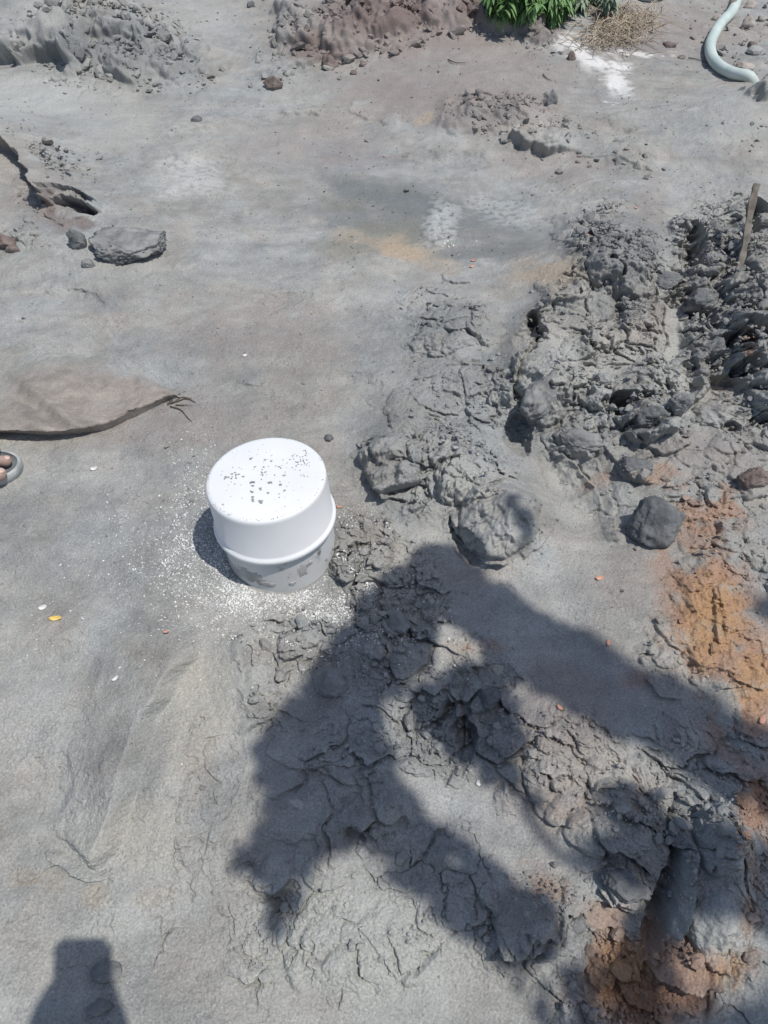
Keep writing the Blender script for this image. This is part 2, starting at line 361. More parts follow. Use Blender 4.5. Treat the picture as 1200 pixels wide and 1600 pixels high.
# small pits/crumb texture round the pipe and lower left
mk = (VV > 420) & (VV < 1700) & (UU > -100) & (UU < 900)
xs = X[mk]; ys = Y[mk]; m = sstep(.1, .6, fbm(xs*5, ys*5, 330, 3))
H[mk] += m*.0011*(np.abs(gn(xs*90, ys*90, 331))*2-.5) + m*.0015*gn(xs*200, ys*200, 332)

sc1 = fbm(X*17, Y*26, 340, 3); sm = sstep(.05, .5, fbm(X*4.3, Y*4.3, 345, 3))*near
H -= sm*.0035*np.exp(-(sc1/.022)**2)*sstep(0, .25, fbm(X*31, Y*31, 347, 2))
H += near*.0028*np.maximum(fbm(X*26, Y*34, 350, 4, .6)-.25, 0)*sstep(-.3, .4, fbm(X*3, Y*3, 352, 2))*2
# relief under the whitish patch painted for a glossy film's highlight
w = win(640, 740, 300, 430)
H[w] += .012*np.clip(1-ell(693, 355, 34, 50, 18, U3[w], V3[w])**2, 0, 1)*(.4+ridged(X[w]*22, Y[w]*14, 360, 4)*.4)
om = np.zeros_like(H)
for (u, v, a, b) in [(1120,950,75,140),(1180,1060,55,110),(1110,800,70,50),(980,1520,90,90),(1130,1510,60,60),(1180,1250,40,70)]:
    om = np.maximum(om, sstep(1.2, .5, ell(u, v, a, b, 0, U3, V3)))
H += om*(.0035*np.abs(gn(X*95, Y*95, 371))+.0035*fbm(X*48, Y*48, 373, 3)+.006*fbm(X*18, Y*18, 375, 3))
kb = np.array([1, 4, 6, 4, 1.])/16; Hs = H.copy()
for ax_ in (0, 1, 0, 1):
    Hs = sum(k_*np.roll(Hs, i_-2, ax_) for i_, k_ in enumerate(kb))
bl = sstep(2.8, 3.5, Y)*(.55+.45*sstep(.25, .6, HD0/.1 if False else np.abs(np.gradient(H, axis=0))/np.maximum(np.gradient(Y, axis=0), 1e-4))); H = H*(1-bl)+Hs*bl
pud = np.clip(1.15-np.minimum(ell(660, 335, 270, 75, 5), ell(520, 250, 180, 40, 8))**2, 0, 1)*(1-np.clip(R*3, 0, 1)); pud = pud*sstep(-.35, .1, fbm(X*3, Y*3, 365, 3))
H = H*(1-.75*pud)+(HB-.002)*.75*pud
HD = np.clip(H-HB, -.09, .11); shf = 1-.35*sstep(2.6, 3.6, Y); XS = X-.25*HD*shf; YS = Y-.9*HD*shf
# ------------------------------------------------------------------ colour of the mud
D0 = Y*cp+(CH-H)*sp
U4 = 600+FPX*X/np.maximum(D0, .5)+8*fbm(X*8, Y*8, 400, 4); V4 = v_of(Y, H)+8*fbm(X*8, Y*8, 410, 4)
base = np.array([.272, .269, .252]); colr = np.ones(H.shape+(3,))*base
def paint(lst, col, k=1.0, thr=None, sc=20, seed=500, soft=(1.25, .35), asp=1.0):
    M = np.zeros_like(H)
    for (u, v, a, b, r, s) in lst:
        mm = max(a, b)*1.6; w = win(u-mm, u+mm, v-mm, v+mm, 40)
        if w is None: continue
        e = ell(u, v, a, b, r, U4[w], V4[w])
        M[w] = np.maximum(M[w], s*sstep(soft[0], soft[1], e))
    if thr is not None:
        n = fbm(X*sc, Y*sc*asp, seed, 4)*.5+.5
        M = M*sstep(thr-.18, thr+.18, n+M*.35)
    M = np.clip(M*k, 0, 1)[..., None]
    return M, np.array(col)
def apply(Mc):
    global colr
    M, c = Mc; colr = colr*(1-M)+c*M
n1 = fbm(X*1.1, Y*1.1, 420, 4)[..., None]; n2 = fbm(X*5+.3*n1[..., 0], Y*6, 430, 5, .6)[..., None]; n3 = fbm(X*19, Y*24, 435, 4, .6)[..., None]
colr = colr*(1+.08*n1+.18*n2+.11*n3)
warm = np.clip(fbm(X*2.2, Y*2.2, 440, 4), -1, 1)[..., None]
colr = colr*(1+warm*np.array([.05, .0, -.05]))
warm2 = np.clip(fbm(X*9, Y*9, 445, 4), -1, 1)[..., None]; colr = colr*(1+warm2*np.array([.035, -.005, -.03]))
# streaks of settled slurry, in patches
st = fbm(SXx*2.5, SYy*14, 450, 4)[..., None]
colr = colr*(1+.08*st*np.clip(Q, 0, 1)[..., None])
# pale dry skin and foreground
apply(paint([(560,1480,240,150,0,.95),(200,1360,160,170,20,.5),(300,1130,70,170,20,.8),(60,1120,80,120,0,.3),(50,150,130,45,0,1.1),(170,180,90,60,20,.6),(380,230,140,40,0,.5),(180,400,80,50,0,.5),(60,20,60,40,0,.6),(330,30,80,50,0,.5),(1120,180,90,50,0,.5),(290,270,60,40,0,.5),(1090,280,60,30,0,.5),(1130,320,50,30,0,.4),(1120,1450,50,70,0,.5),(700,740,80,60,0,.3),(840,600,30,60,0,.3),(480,150,120,40,0,.3),(1040,600,60,60,0,.25)], [.35, .355, .33], .9))
apply(paint([(1050,530,28,66,-8,.9),(1062,600,30,30,0,.8),(880,548,40,36,0,.7),(945,570,70,34,-15,.8),(850,600,30,46,-10,.9),(905,760,60,60,0,.5),(1040,430,20,40,0,.5),(1120,330,50,30,0,.8),(1040,640,30,40,0,.5),(700,860,90,50,0,.5),(785,820,50,50,0,.5),(730,730,50,40,0,.7),(600,900,60,50,0,.4),(180,1440,80,40,-20,.7),(540,1420,70,50,0,.6)], [.36, .36, .335], .8, .40, 17, 546))
apply(paint([(310,1120,70,150,20,.9),(230,1300,90,80,30,.8),(100,1500,90,60,0,.5)], [.345, .325, .28], .8, .33, 9, 547))
# rosy brown
apply(paint([(700,150,220,60,5,.8),(480,230,180,50,0,.5),(860,260,120,30,5,.5),(250,660,200,60,0,.5),(420,520,200,60,0,.4),(70,300,70,50,0,.4),(1010,500,60,40,0,.3),(760,900,90,50,0,.3),(640,40,240,90,0,.8),(800,110,130,50,10,.6),(560,60,130,60,0,.6),(1050,50,150,60,0,.6),(30,240,40,24,40,.5),(75,310,30,50,20,.7),(1100,700,110,40,0,.5),(880,1110,110,90,10,.6),(1000,900,90,90,0,.4),(860,1240,100,70,0,.5),(160,640,150,50,0,.35),(1020,320,40,60,0,.4),(310,1200,30,60,0,.3),(500,1560,60,30,0,.3),(600,1060,30,30,0,.3)], [.235, .195, .175], .9, .35, 9, 505))
apply(paint([(600,20,110,40,0,.9),(500,70,60,26,0,.7),(760,10,70,20,0,.8),(850,50,40,24,0,.7),(100,350,30,14,0,.7),(55,275,22,8,45,.8),(78,320,10,34,0,.8),(130,348,22,12,0,.8)], [.135, .095, .085], .8, .35, 14, 508))
# darker moist mud; shade of hollows, top-left rubble and trough slope painted in
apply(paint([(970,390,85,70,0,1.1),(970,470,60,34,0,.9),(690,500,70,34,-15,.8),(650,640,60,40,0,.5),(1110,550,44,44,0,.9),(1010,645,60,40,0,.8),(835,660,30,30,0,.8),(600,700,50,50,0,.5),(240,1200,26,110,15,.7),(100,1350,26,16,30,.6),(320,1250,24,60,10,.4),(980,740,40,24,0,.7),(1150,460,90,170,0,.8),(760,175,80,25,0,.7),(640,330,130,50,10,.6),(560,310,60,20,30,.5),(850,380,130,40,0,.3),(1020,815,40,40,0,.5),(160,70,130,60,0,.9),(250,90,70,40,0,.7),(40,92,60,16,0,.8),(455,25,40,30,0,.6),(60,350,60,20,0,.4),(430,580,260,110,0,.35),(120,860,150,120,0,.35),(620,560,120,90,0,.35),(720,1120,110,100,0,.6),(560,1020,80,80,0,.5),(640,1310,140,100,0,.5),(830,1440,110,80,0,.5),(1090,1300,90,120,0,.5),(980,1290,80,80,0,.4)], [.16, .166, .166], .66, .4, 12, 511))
apply(paint([(650,320,130,36,12,.9),(560,300,90,22,25,.8),(540,335,60,22,0,.6),(760,395,110,22,-5,.8),(740,350,120,44,0,.7),(430,310,60,16,20,.4)], [.135, .145, .14], .85, .36, 5, 514, asp=2.5))
apply(paint([(610,365,80,30,0,.9),(555,385,80,20,0,.8),(540,320,60,14,20,.6),(90,590,120,34,0,.2)], [.16, .155, .12], .7))
# ochre and orange sediment
apply(paint([(630,392,62,20,15,1.1),(560,372,60,14,10,.6),(690,415,40,10,10,.5),(655,186,24,10,0,.7),(855,425,75,30,-5,.7),(150,1395,26,30,20,.5),(60,1375,60,28,0,.35),(250,1400,50,20,-10,.3),(720,1005,50,14,10,.4),(175,628,60,16,0,.3)], [.36, .285, .20], .75, .40, 14, 516))
apply(paint([(1110,950,90,150,-10,1.0),(1180,1060,70,130,0,.9),(1060,1510,150,80,0,.8),(1185,1330,30,100,0,.5),(1110,800,80,50,0,.8),(1060,870,60,50,0,.6),(1180,1050,60,80,0,.9),(1150,1140,60,60,0,.6),(930,750,60,16,-10,.4),(1030,740,60,20,10,.6),(1180,1250,40,60,0,.9),(980,1520,90,90,0,1.0),(1130,1510,50,60,0,.8),(960,1440,60,60,0,.6),(850,1380,60,30,30,.5),(1000,1230,40,30,0,.5),(1180,1400,30,60,0,.7),(1170,540,14,22,0,.9),(760,1010,40,14,0,.4),(990,1060,30,20,0,.35),(600,840,12,10,0,.0),(900,1250,50,16,0,.3),(870,1430,20,16,0,.4)], [.32, .18, .11], .85, .62, 15, 520))
apply(paint([(1110,960,60,90,0,.9),(1180,1060,50,60,0,.8),(980,1530,70,70,0,.8),(1140,1500,30,50,0,.7)], [.36, .22, .11], .8, .52, 60, 530))
apply(paint([(1020,1560,120,60,0,.8),(1190,1230,30,60,0,.6),(1000,1060,30,20,0,.4),(900,1560,40,60,0,.4)], [.15, .075, .045], .8, .45, 15, 535))
# white powder spill and salt bloom, plus a glossy film's glints painted whitish
apply(paint([(895,72,34,22,30,1.0),(925,95,40,20,25,1.0),(960,105,36,12,10,1.0),(962,128,26,20,30,1.0),(1000,84,60,7,0,.9),(975,140,20,10,20,.8),(950,160,16,4,0,.8),(1080,170,30,5,0,.3)], [.60, .59, .57], .95, .58, 15, 540, asp=1.6))
apply(paint([(300,270,70,34,20,.7),(270,295,40,20,0,.6),(290,200,60,16,0,.4),(100,390,30,30,0,.3),(35,500,14,10,0,.5),(790,330,90,26,15,.6),(690,350,34,46,20,.9),(682,345,16,20,20,1.1),(740,870,40,26,0,.6),(60,1180,60,60,0,.2),(1080,345,40,20,0,.3),(420,170,60,14,0,.3),(660,740,60,60,0,.2),(80,560,60,20,0,.2)], [.48, .49, .47], .62, .63, 30, 545, asp=1.35))
grain = gn(X*230, Y*230, 560)[..., None]
colr = colr*(1+.15*grain*near[..., None])
colr = np.clip(colr, .015, .85)
# wetness -> gloss
M, _ = paint([(660,340,260,95,4,1.0),(480,250,240,60,0,.5),(90,590,160,50,0,.25),(980,400,80,80,0,.35),(90,160,120,50,0,.4),(1150,470,80,150,0,.3)], [1, 1, 1])
wet = np.maximum(M[..., 0]*(.75+.5*fbm(X*6, Y*6, 570, 3)), pud*1.0)

# ------------------------------------------------------------------ node materials
def nodes(name):
    m = bpy.data.materials.new(name); m.use_nodes = True
    t = m.node_tree; t.nodes.clear()
    o = t.nodes.new('ShaderNodeOutputMaterial'); b = t.nodes.new('ShaderNodeBsdfPrincipled'); t.links.new(b.outputs[0], o.inputs[0])
    return m, t, b
def N(t, typ, **kw):
    n = t.nodes.new(typ)
    for k, v in kw.items():
        if k.startswith('i_'): n.inputs[int(k[2:])].default_value = v
        else: setattr(n, k, v)
    return n
def simple(name, c1, c2, scale=20, rough=.8, bump=.3, bscale=120, bdist=.002, spec=.3, coord='Object', detail=6, mid=(.35, .65)):
    m, t, b = nodes(name)
    tc = N(t, 'ShaderNodeTexCoord'); n = N(t, 'ShaderNodeTexNoise'); n.inputs['Scale'].default_value = scale; n.inputs['Detail'].default_value = detail
    r = N(t, 'ShaderNodeValToRGB'); r.color_ramp.elements[0].position = mid[0]; r.color_ramp.elements[1].position = mid[1]
    r.color_ramp.elements[0].color = (*c1, 1); r.color_ramp.elements[1].color = (*c2, 1)
    t.links.new(tc.outputs[coord], n.inputs['Vector']); t.links.new(n.outputs[0], r.inputs[0]); t.links.new(r.outputs[0], b.inputs['Base Color'])
    n2 = N(t, 'ShaderNodeTexNoise'); n2.inputs['Scale'].default_value = bscale; n2.inputs['Detail'].default_value = 8; n2.inputs['Roughness'].default_value = .65
    bp = N(t, 'ShaderNodeBump'); bp.inputs['Strength'].default_value = bump; bp.inputs['Distance'].default_value = bdist
    t.links.new(tc.outputs[coord], n2.inputs['Vector']); t.links.new(n2.outputs[0], bp.inputs['Height']); t.links.new(bp.outputs[0], b.inputs['Normal'])
    b.inputs['Roughness'].default_value = rough; b.inputs['Specular IOR Level'].default_value = spec
    return m
def ground_mat():
    m, t, b = nodes('mud')
    a = N(t, 'ShaderNodeAttribute', attribute_name='mud_colour'); wt = N(t, 'ShaderNodeAttribute', attribute_name='wet')
    tc = N(t, 'ShaderNodeTexCoord')
    n = N(t, 'ShaderNodeTexNoise'); n.inputs['Scale'].default_value = 260; n.inputs['Detail'].default_value = 5; n.inputs['Roughness'].default_value = .7
    t.links.new(tc.outputs['Object'], n.inputs['Vector'])
    mr = N(t, 'ShaderNodeMapRange'); mr.inputs[1].default_value = .25; mr.inputs[2].default_value = .75; mr.inputs[3].default_value = .62; mr.inputs[4].default_value = 1.36
    t.links.new(n.outputs[0], mr.inputs[0])
    mx = N(t, 'ShaderNodeVectorMath', operation='SCALE'); t.links.new(a.outputs['Color'], mx.inputs[0]); t.links.new(mr.outputs[0], mx.inputs['Scale'])
    t.links.new(mx.outputs[0], b.inputs['Base Color'])
    rr_ = N(t, 'ShaderNodeMapRange'); rr_.inputs[3].default_value = .80; rr_.inputs[4].default_value = .20
    t.links.new(wt.outputs['Fac'], rr_.inputs[0]); t.links.new(rr_.outputs[0], b.inputs['Roughness'])
    b.inputs['Specular IOR Level'].default_value = .35
    n1 = N(t, 'ShaderNodeTexNoise'); n1.inputs['Scale'].default_value = 90; n1.inputs['Detail'].default_value = 9; n1.inputs['Roughness'].default_value = .68
    t.links.new(tc.outputs['Object'], n1.inputs['Vector'])
    v1 = N(t, 'ShaderNodeTexVoronoi'); v1.inputs['Scale'].default_value = 210; t.links.new(tc.outputs['Object'], v1.inputs['Vector'])
    add = N(t, 'ShaderNodeMath', operation='MULTIPLY_ADD'); add.inputs[1].default_value = .35
    t.links.new(v1.outputs['Distance'], add.inputs[0]); t.links.new(n1.outputs[0], add.inputs[2])
    st_ = N(t, 'ShaderNodeMapRange'); st_.inputs[3].default_value = .8; st_.inputs[4].default_value = .10; t.links.new(wt.outputs['Fac'], st_.inputs[0])
    bp = N(t, 'ShaderNodeBump'); bp.inputs['Distance'].default_value = .0035
    t.links.new(st_.outputs[0], bp.inputs['Strength']); t.links.new(add.outputs[0], bp.inputs['Height']); t.links.new(bp.outputs[0], b.inputs['Normal'])
    return m
MUD = ground_mat()

Vx = np.stack([XS, YS, H], -1).reshape(-1, 3)
ii = (np.arange(nv-1)[:, None]*nu+np.arange(nu-1)[None, :]).ravel()
F = np.stack([ii, ii+1, ii+nu+1, ii+nu], -1)
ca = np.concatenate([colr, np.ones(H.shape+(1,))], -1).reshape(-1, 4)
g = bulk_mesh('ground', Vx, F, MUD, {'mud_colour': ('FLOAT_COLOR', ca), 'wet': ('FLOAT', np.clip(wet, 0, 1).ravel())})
tag(g, kind='structure')
print('ground verts', len(Vx))

# height lookup
def ground_z(x, y):
    j = np.clip(np.searchsorted(Y1, y)-1, 0, nv-2); 
    r = []
    tj = (y-Y1[j])/(Y1[j+1]-Y1[j])
    for q in (j, j+1):
        uu = 600+FPX*x/DEP[q]; i = int(np.clip(np.searchsorted(U1, uu)-1, 0, nu-2)); ti = (uu-U1[i])/(U1[i+1]-U1[i])
        r.append(H[q, i]*(1-ti)+H[q, i+1]*ti)
    return float(r[0]*(1-tj)+r[1]*tj)
def P(u, v, z=0.0):
    r = ray(u, v); t = (CH-z)/(-r[2]); return np.array([r[0]*t, r[1]*t, z])
def on_ground(u, v):
    z = 0.0
    for _ in range(8):
        p = P(u, v, z); z = .5*z+.5*ground_z(p[0], p[1])
    p = P(u, v, z); p[2] = ground_z(p[0], p[1]); return p
def mpp(u, v):                                   # metres per photo pixel at the ground
    p = on_ground(u, v); return float((p[1]*cp+(CH-p[2])*sp)/FPX)
# ------------------------------------------------------------------ more materials
MCLOD = simple('clod_mud', (.17, .175, .175), (.30, .30, .29), 22, .92, 1.0, 110, .006)
MDARK = simple('clod_dark', (.105, .112, .116), (.20, .205, .205), 22, .9, 1.0, 110, .006)
MBROWN = simple('clod_brown', (.12, .09, .08), (.25, .205, .185), 24, .92, 1.0, 110, .006)
MSTONE = simple('stone_pale', (.26, .22, .19), (.40, .37, .34), 26, .85, .5, 160, .002)
MBRICK = simple('brick_chip', (.50, .25, .17), (.62, .37, .27), 40, .8, .3, 200, .001)
MSHAV = simple('plastic_shaving', (.50, .50, .48), (.80, .80, .78), 30, .5, .1)
MYEL = simple('yellow_peel', (.62, .42, .10), (.75, .58, .22), 60, .6, .2)
MWOOD = simple('weathered_wood', (.10, .085, .07), (.20, .175, .15), 30, .85, .6, 90, .002)
MSTRAW = simple('straw', (.30, .24, .17), (.52, .44, .34), 8, .8, .1)
MTWIG = simple('rootlet', (.06, .05, .04), (.12, .10, .08), 30, .9, .4)
MGRASS = simple('weed_leaf', (.07, .15, .04), (.17, .29, .11), 6, .55, .2, 80, .001)
MGRASS2 = simple('dusty_weed_leaf', (.15, .20, .13), (.27, .33, .24), 6, .7, .2, 80, .001)
MLEAF = simple('tree_leaf', (.035, .09, .02), (.07, .15, .04), 6, .5, .2, 80, .001)
MBARK = simple('bark', (.08, .065, .05), (.17, .14, .11), 14, .95, 1.0, 60, .006)
MSKIN = simple('skin', (.28, .19, .155), (.42, .31, .27), 30, .55, .25, 300, .0006)
MNAIL = simple('toenail', (.48, .33, .27), (.55, .40, .33), 30, .35, .05)
MRUB = simple('sandal_rubber', (.20, .22, .22), (.40, .41, .40), 26, .75, .5, 120, .001)
MRUBD = simple('sandal_footbed', (.09, .105, .11), (.18, .195, .20), 30, .8, .4, 120, .001)
MCLOTH = simple('cotton_cloth', (.10, .12, .17), (.13, .15, .20), 40, .9, .4, 400, .001)
MCLOTH2 = simple('shirt_cloth', (.42, .38, .30), (.48, .44, .36), 40, .9, .4, 400, .001)
MHAIR = simple('hair', (.01, .009, .008), (.02, .017, .014), 80, .6, .8, 300, .003)
MPHONE = simple('phone_shell', (.02, .02, .022), (.03, .03, .033), 5, .3, .02)
MGLASS = simple('phone_glass', (.008, .008, .01), (.012, .012, .015), 5, .08, .0)
MFLECK = simple('dry_mud_fleck', (.16, .155, .145), (.36, .35, .33), 60, .9, .6, 200, .001)
MSMEAR = simple('mud_film', (.30, .295, .28), (.44, .435, .42), 30, .9, .9, 120, .003)
def hose_mat(nm, a, b_, c):
    m = simple(nm, a, b_, 9, .55, .25, 90, .001, .4, mid=(.4, .7))
    t = m.node_tree; b = [n for n in t.nodes if n.type == 'BSDF_PRINCIPLED'][0]
    r = [n for n in t.nodes if n.type == 'VALTORGB'][0]; e = r.color_ramp.elements.new(.85); e.color = (*c, 1)
    return m
MHOSE = hose_mat('hose_green', (.42, .50, .46), (.55, .60, .57), (.33, .31, .27))
MHOSE2 = hose_mat('hose_grey', (.22, .25, .26), (.34, .36, .36), (.28, .26, .23))
def pvc_mat(name, mud, thr, base=(.76, .77, .78), rough=.34):
    m, t, b = nodes(name)
    tc = N(t, 'ShaderNodeTexCoord')
    n = N(t, 'ShaderNodeTexNoise'); n.inputs['Scale'].default_value = 9; n.inputs['Detail'].default_value = 9; n.inputs['Roughness'].default_value = .66
    t.links.new(tc.outputs['Object'], n.inputs['Vector'])
    r = N(t, 'ShaderNodeMapRange'); r.inputs[1].default_value = thr; r.inputs[2].default_value = thr+.05; t.links.new(n.outputs[0], r.inputs[0])
    n3 = N(t, 'ShaderNodeTexNoise'); n3.inputs['Scale'].default_value = 4; n3.inputs['Detail'].default_value = 6
    t.links.new(tc.outputs['Object'], n3.inputs['Vector'])
    f3 = N(t, 'ShaderNodeMapRange'); f3.inputs[1].default_value = .3; f3.inputs[2].default_value = .7; f3.inputs[3].default_value = 0; f3.inputs[4].default_value = mud
    t.links.new(n3.outputs[0], f3.inputs[0])
    m1 = N(t, 'ShaderNodeMix', data_type='RGBA'); m1.inputs[6].default_value = (*base, 1); m1.inputs[7].default_value = (.45, .45, .43, 1)
    t.links.new(f3.outputs[0], m1.inputs[0])
    m2 = N(t, 'ShaderNodeMix', data_type='RGBA'); m2.inputs[7].default_value = (.17, .165, .155, 1)
    t.links.new(m1.outputs[2], m2.inputs[6]); t.links.new(r.outputs[0], m2.inputs[0]); t.links.new(m2.outputs[2], b.inputs['Base Color'])
    rr_ = N(t, 'ShaderNodeMapRange'); rr_.inputs[3].default_value = rough; rr_.inputs[4].default_value = .85; t.links.new(r.outputs[0], rr_.inputs[0]); t.links.new(rr_.outputs[0], b.inputs['Roughness'])
    bp = N(t, 'ShaderNodeBump'); bp.inputs['Distance'].default_value = .002; bp.inputs['Strength'].default_value = .6
    ml = N(t, 'ShaderNodeMath', operation='MULTIPLY'); t.links.new(r.outputs[0], ml.inputs[0]); t.links.new(n.outputs[0], ml.inputs[1])
    t.links.new(ml.outputs[0], bp.inputs['Height']); t.links.new(bp.outputs[0], b.inputs['Normal'])
    return m
MCAP = pvc_mat('cap_plastic', .35, .71)
MPIPE = pvc_mat('casing_plastic', .75, .60, (.62, .64, .65), .5)

# ------------------------------------------------------------------ shape helpers
def tube(pts, rad, seg=12, cap=True):
    pts = [np.array(p, float) for p in pts]; n = len(pts); V = []; Fc = []
    rads = rad if hasattr(rad, '__len__') else [rad]*n
    ref = np.array([0, 0, 1.0])
    for k in range(n):
        d = pts[min(k+1, n-1)]-pts[max(k-1, 0)]; d /= np.linalg.norm(d)+1e-9
        a = np.cross(d, ref if abs(d[2]) < .95 else np.array([1., 0, 0])); a /= np.linalg.norm(a); b = np.cross(d, a)
        for s in range(seg):
            q = 2*math.pi*s/seg; V.append(pts[k]+rads[k]*(math.cos(q)*a+math.sin(q)*b))
    for k in range(n-1):
        for s in range(seg):
            s2 = (s+1) % seg; Fc.append((k*seg+s, k*seg+s2, (k+1)*seg+s2, (k+1)*seg+s))
    if cap:
        Fc.append(tuple(range(seg))[::-1]); Fc.append(tuple((n-1)*seg+s for s in range(seg)))
    return V, Fc
def merge(parts):
    V = []; Fc = []
    for v, f in parts:
        o = len(V); V += list(v); Fc += [tuple(i+o for i in q) for q in f]
    return V, Fc
def catmull(pts, n=8):
    pts = [np.array(p, float) for p in pts]; pts = [2*pts[0]-pts[1]]+pts+[2*pts[-1]-pts[-2]]; r = []
    for k in range(1, len(pts)-2):
        p0, p1, p2, p3 = pts[k-1:k+3]
        for i in range(n):
            t = i/n; r.append(.5*((2*p1)+(-p0+p2)*t+(2*p0-5*p1+4*p2-p3)*t*t+(-p0+3*p1-3*p2+p3)*t**3))
    r.append(pts[-2]); return r
def lathe(prof, seg=96):
    V = []; Fc = []; n = len(prof)
    for (r, z) in prof:
        for s in range(seg):
            q = 2*math.pi*s/seg; V.append((r*math.cos(q), r*math.sin(q), z))
    for k in range(n-1):
        for s in range(seg):
            s2 = (s+1) % seg; Fc.append((k*seg+s, (k+1)*seg+s, (k+1)*seg+s2, k*seg+s2))
    return V, Fc

# ------------------------------------------------------------------ the capped casing
PIPE_AX = Vector((.007, -.0035, -.127)).normalized() * -1      # leans a little
R0 = .1312
topc = np.array(P(415, 745, .243))
pr = empty('capped_casing_pipe', tuple(topc + np.array(PIPE_AX)*-.243))
tag(pr, 'white plastic pipe stub with a round cap standing in grey mud', 'pipe')
pr.rotation_euler = Vector((0, 0, 1)).rotation_difference(PIPE_AX).to_euler()
ht = .243; zf = .116
prof = [(.0005, ht-.0015), (R0*.5, ht-.001), (R0-.012, ht), (R0-.006, ht-.0008), (R0-.0025, ht-.003), (R0-.0006, ht-.007), (R0, ht-.012), (R0+.0012, zf+.012), (R0+.0035, zf+.008), (R0+.0075, zf+.0055), (R0+.0085, zf+.002), (R0+.0083, zf-.004), (R0+.006, zf-.0065), (R0-.002, zf-.007), (R0-.003, zf+.02)]
V_, F_ = lathe(prof); link('end_cap', V_, F_, MCAP, pr)
V_, F_ = lathe([(R0-.0035, zf+.03), (R0-.0035, -.22)], 96); link('casing_pipe', V_, F_, MPIPE, pr)
# dried mud flecks on the cap (clusters as in the photo, metric on the disc)
rng = np.random.RandomState(5)
cl = [(.072, .052, .016, .020, 40, .0024), (-.075, .005, .014, .008, 14, .0028), (-.035, .065, .03, .012, 14, .0013), (.0, .0, .03, .006, 4, .0026), (-.002, .028, .014, .004, 5, .0026), (-.012, -.03, .010, .006, 3, .0050), (.004, -.022, .012, .008, 5, .0048), (-.01, -.068, .010, .010, 6, .0046), (.085, -.005, .02, .006, 7, .0018), (0, 0, .10, .10, 60, .0010), (.03, .04, .05, .04, 14, .0021), (-.05, -.03, .04, .04, 12, .0020), (.05, -.05, .03, .03, 10, .0022), (-.01, -.01, .05, .05, 9, .0036)]
V_ = []; F_ = []
def fleck(x, y, z, r, th=.0007):
    o = len(V_); n = 7; a0 = rng.rand()*6.28; el = .5+rng.rand()*.5; rot = rng.rand()*3.14
    for k in range(n):
        q = a0+k*2*math.pi/n; rr_ = r*(.35+1.0*rng.rand()); px = rr_*math.cos(q); py = rr_*math.sin(q)*el
        V_.append((x+px*math.cos(rot)-py*math.sin(rot), y+px*math.sin(rot)+py*math.cos(rot), z))
    V_.append((x, y, z+th)); F_.extend([(o+k, o+(k+1) % n, o+n) for k in range(n)])
for (x, y, sx_, sy_, n, r) in cl:
    for _ in range(n):
        px = x+rng.randn()*sx_; py = y+rng.randn()*sy_
        if math.hypot(px, py) < R0-.010: fleck(px, py, ht-.0002, r*(.6+.8*rng.rand()))
for _ in range(240):                                   # rim crumbs, thickest on the near side
    q = rng.vonmises(-math.pi/2-.2, 1.0); rad = R0-.0085+rng.randn()*.0022; rad = min(rad, R0-.005)
    fleck(rad*math.cos(q), rad*math.sin(q), ht-.0008, .0014*(.5+.9*rng.rand()))
fo = link('mud_fleck', V_, F_, MFLECK, pr, smooth=False); tag(fo, kind='stuff')
# mud plastered on the casing below the cap
def plaster(q0, z0, w, h, seed, th=.003):
    nx, ny = 22, 14; V2_ = []; F2_ = []
    for j in range(ny+1):
        for i in range(nx+1):
            s = i/nx*2-1; t = j/ny*2-1
            nz = mnoise.noise(Vector((s*2.2+seed, t*2.2, 3)))*.9+mnoise.noise(Vector((s*6+seed, t*6, 3)))*.5
            edge = 1-(s*s+t*t)+nz
            q = q0+s*w*.5/R0; r = R0-.0045+th*max(-.6, min(1, edge*1.6)) + .0008*mnoise.noise(Vector((s*7+seed, t*7, 1)))
            V2_.append((r*math.cos(q), r*math.sin(q), z0+t*h*.5))
    for j in range(ny):
        for i in range(nx):
            a = j*(nx+1)+i; F2_.append((a, a+1, a+nx+2, a+nx+1))
    return V2_, F2_
for pz in ([plaster(-2.05, .045, .085, .05, 1), plaster(-1.75, .03, .05, .022, 5), plaster(-1.05, .055, .03, .05, 9, .002), plaster(-1.28, .025, .02, .012, 12), plaster(-.9, .068, .02, .016, 14), plaster(-2.6, .03, .12, .05, 17)]): link('mud_smear', *pz, MSMEAR, pr)

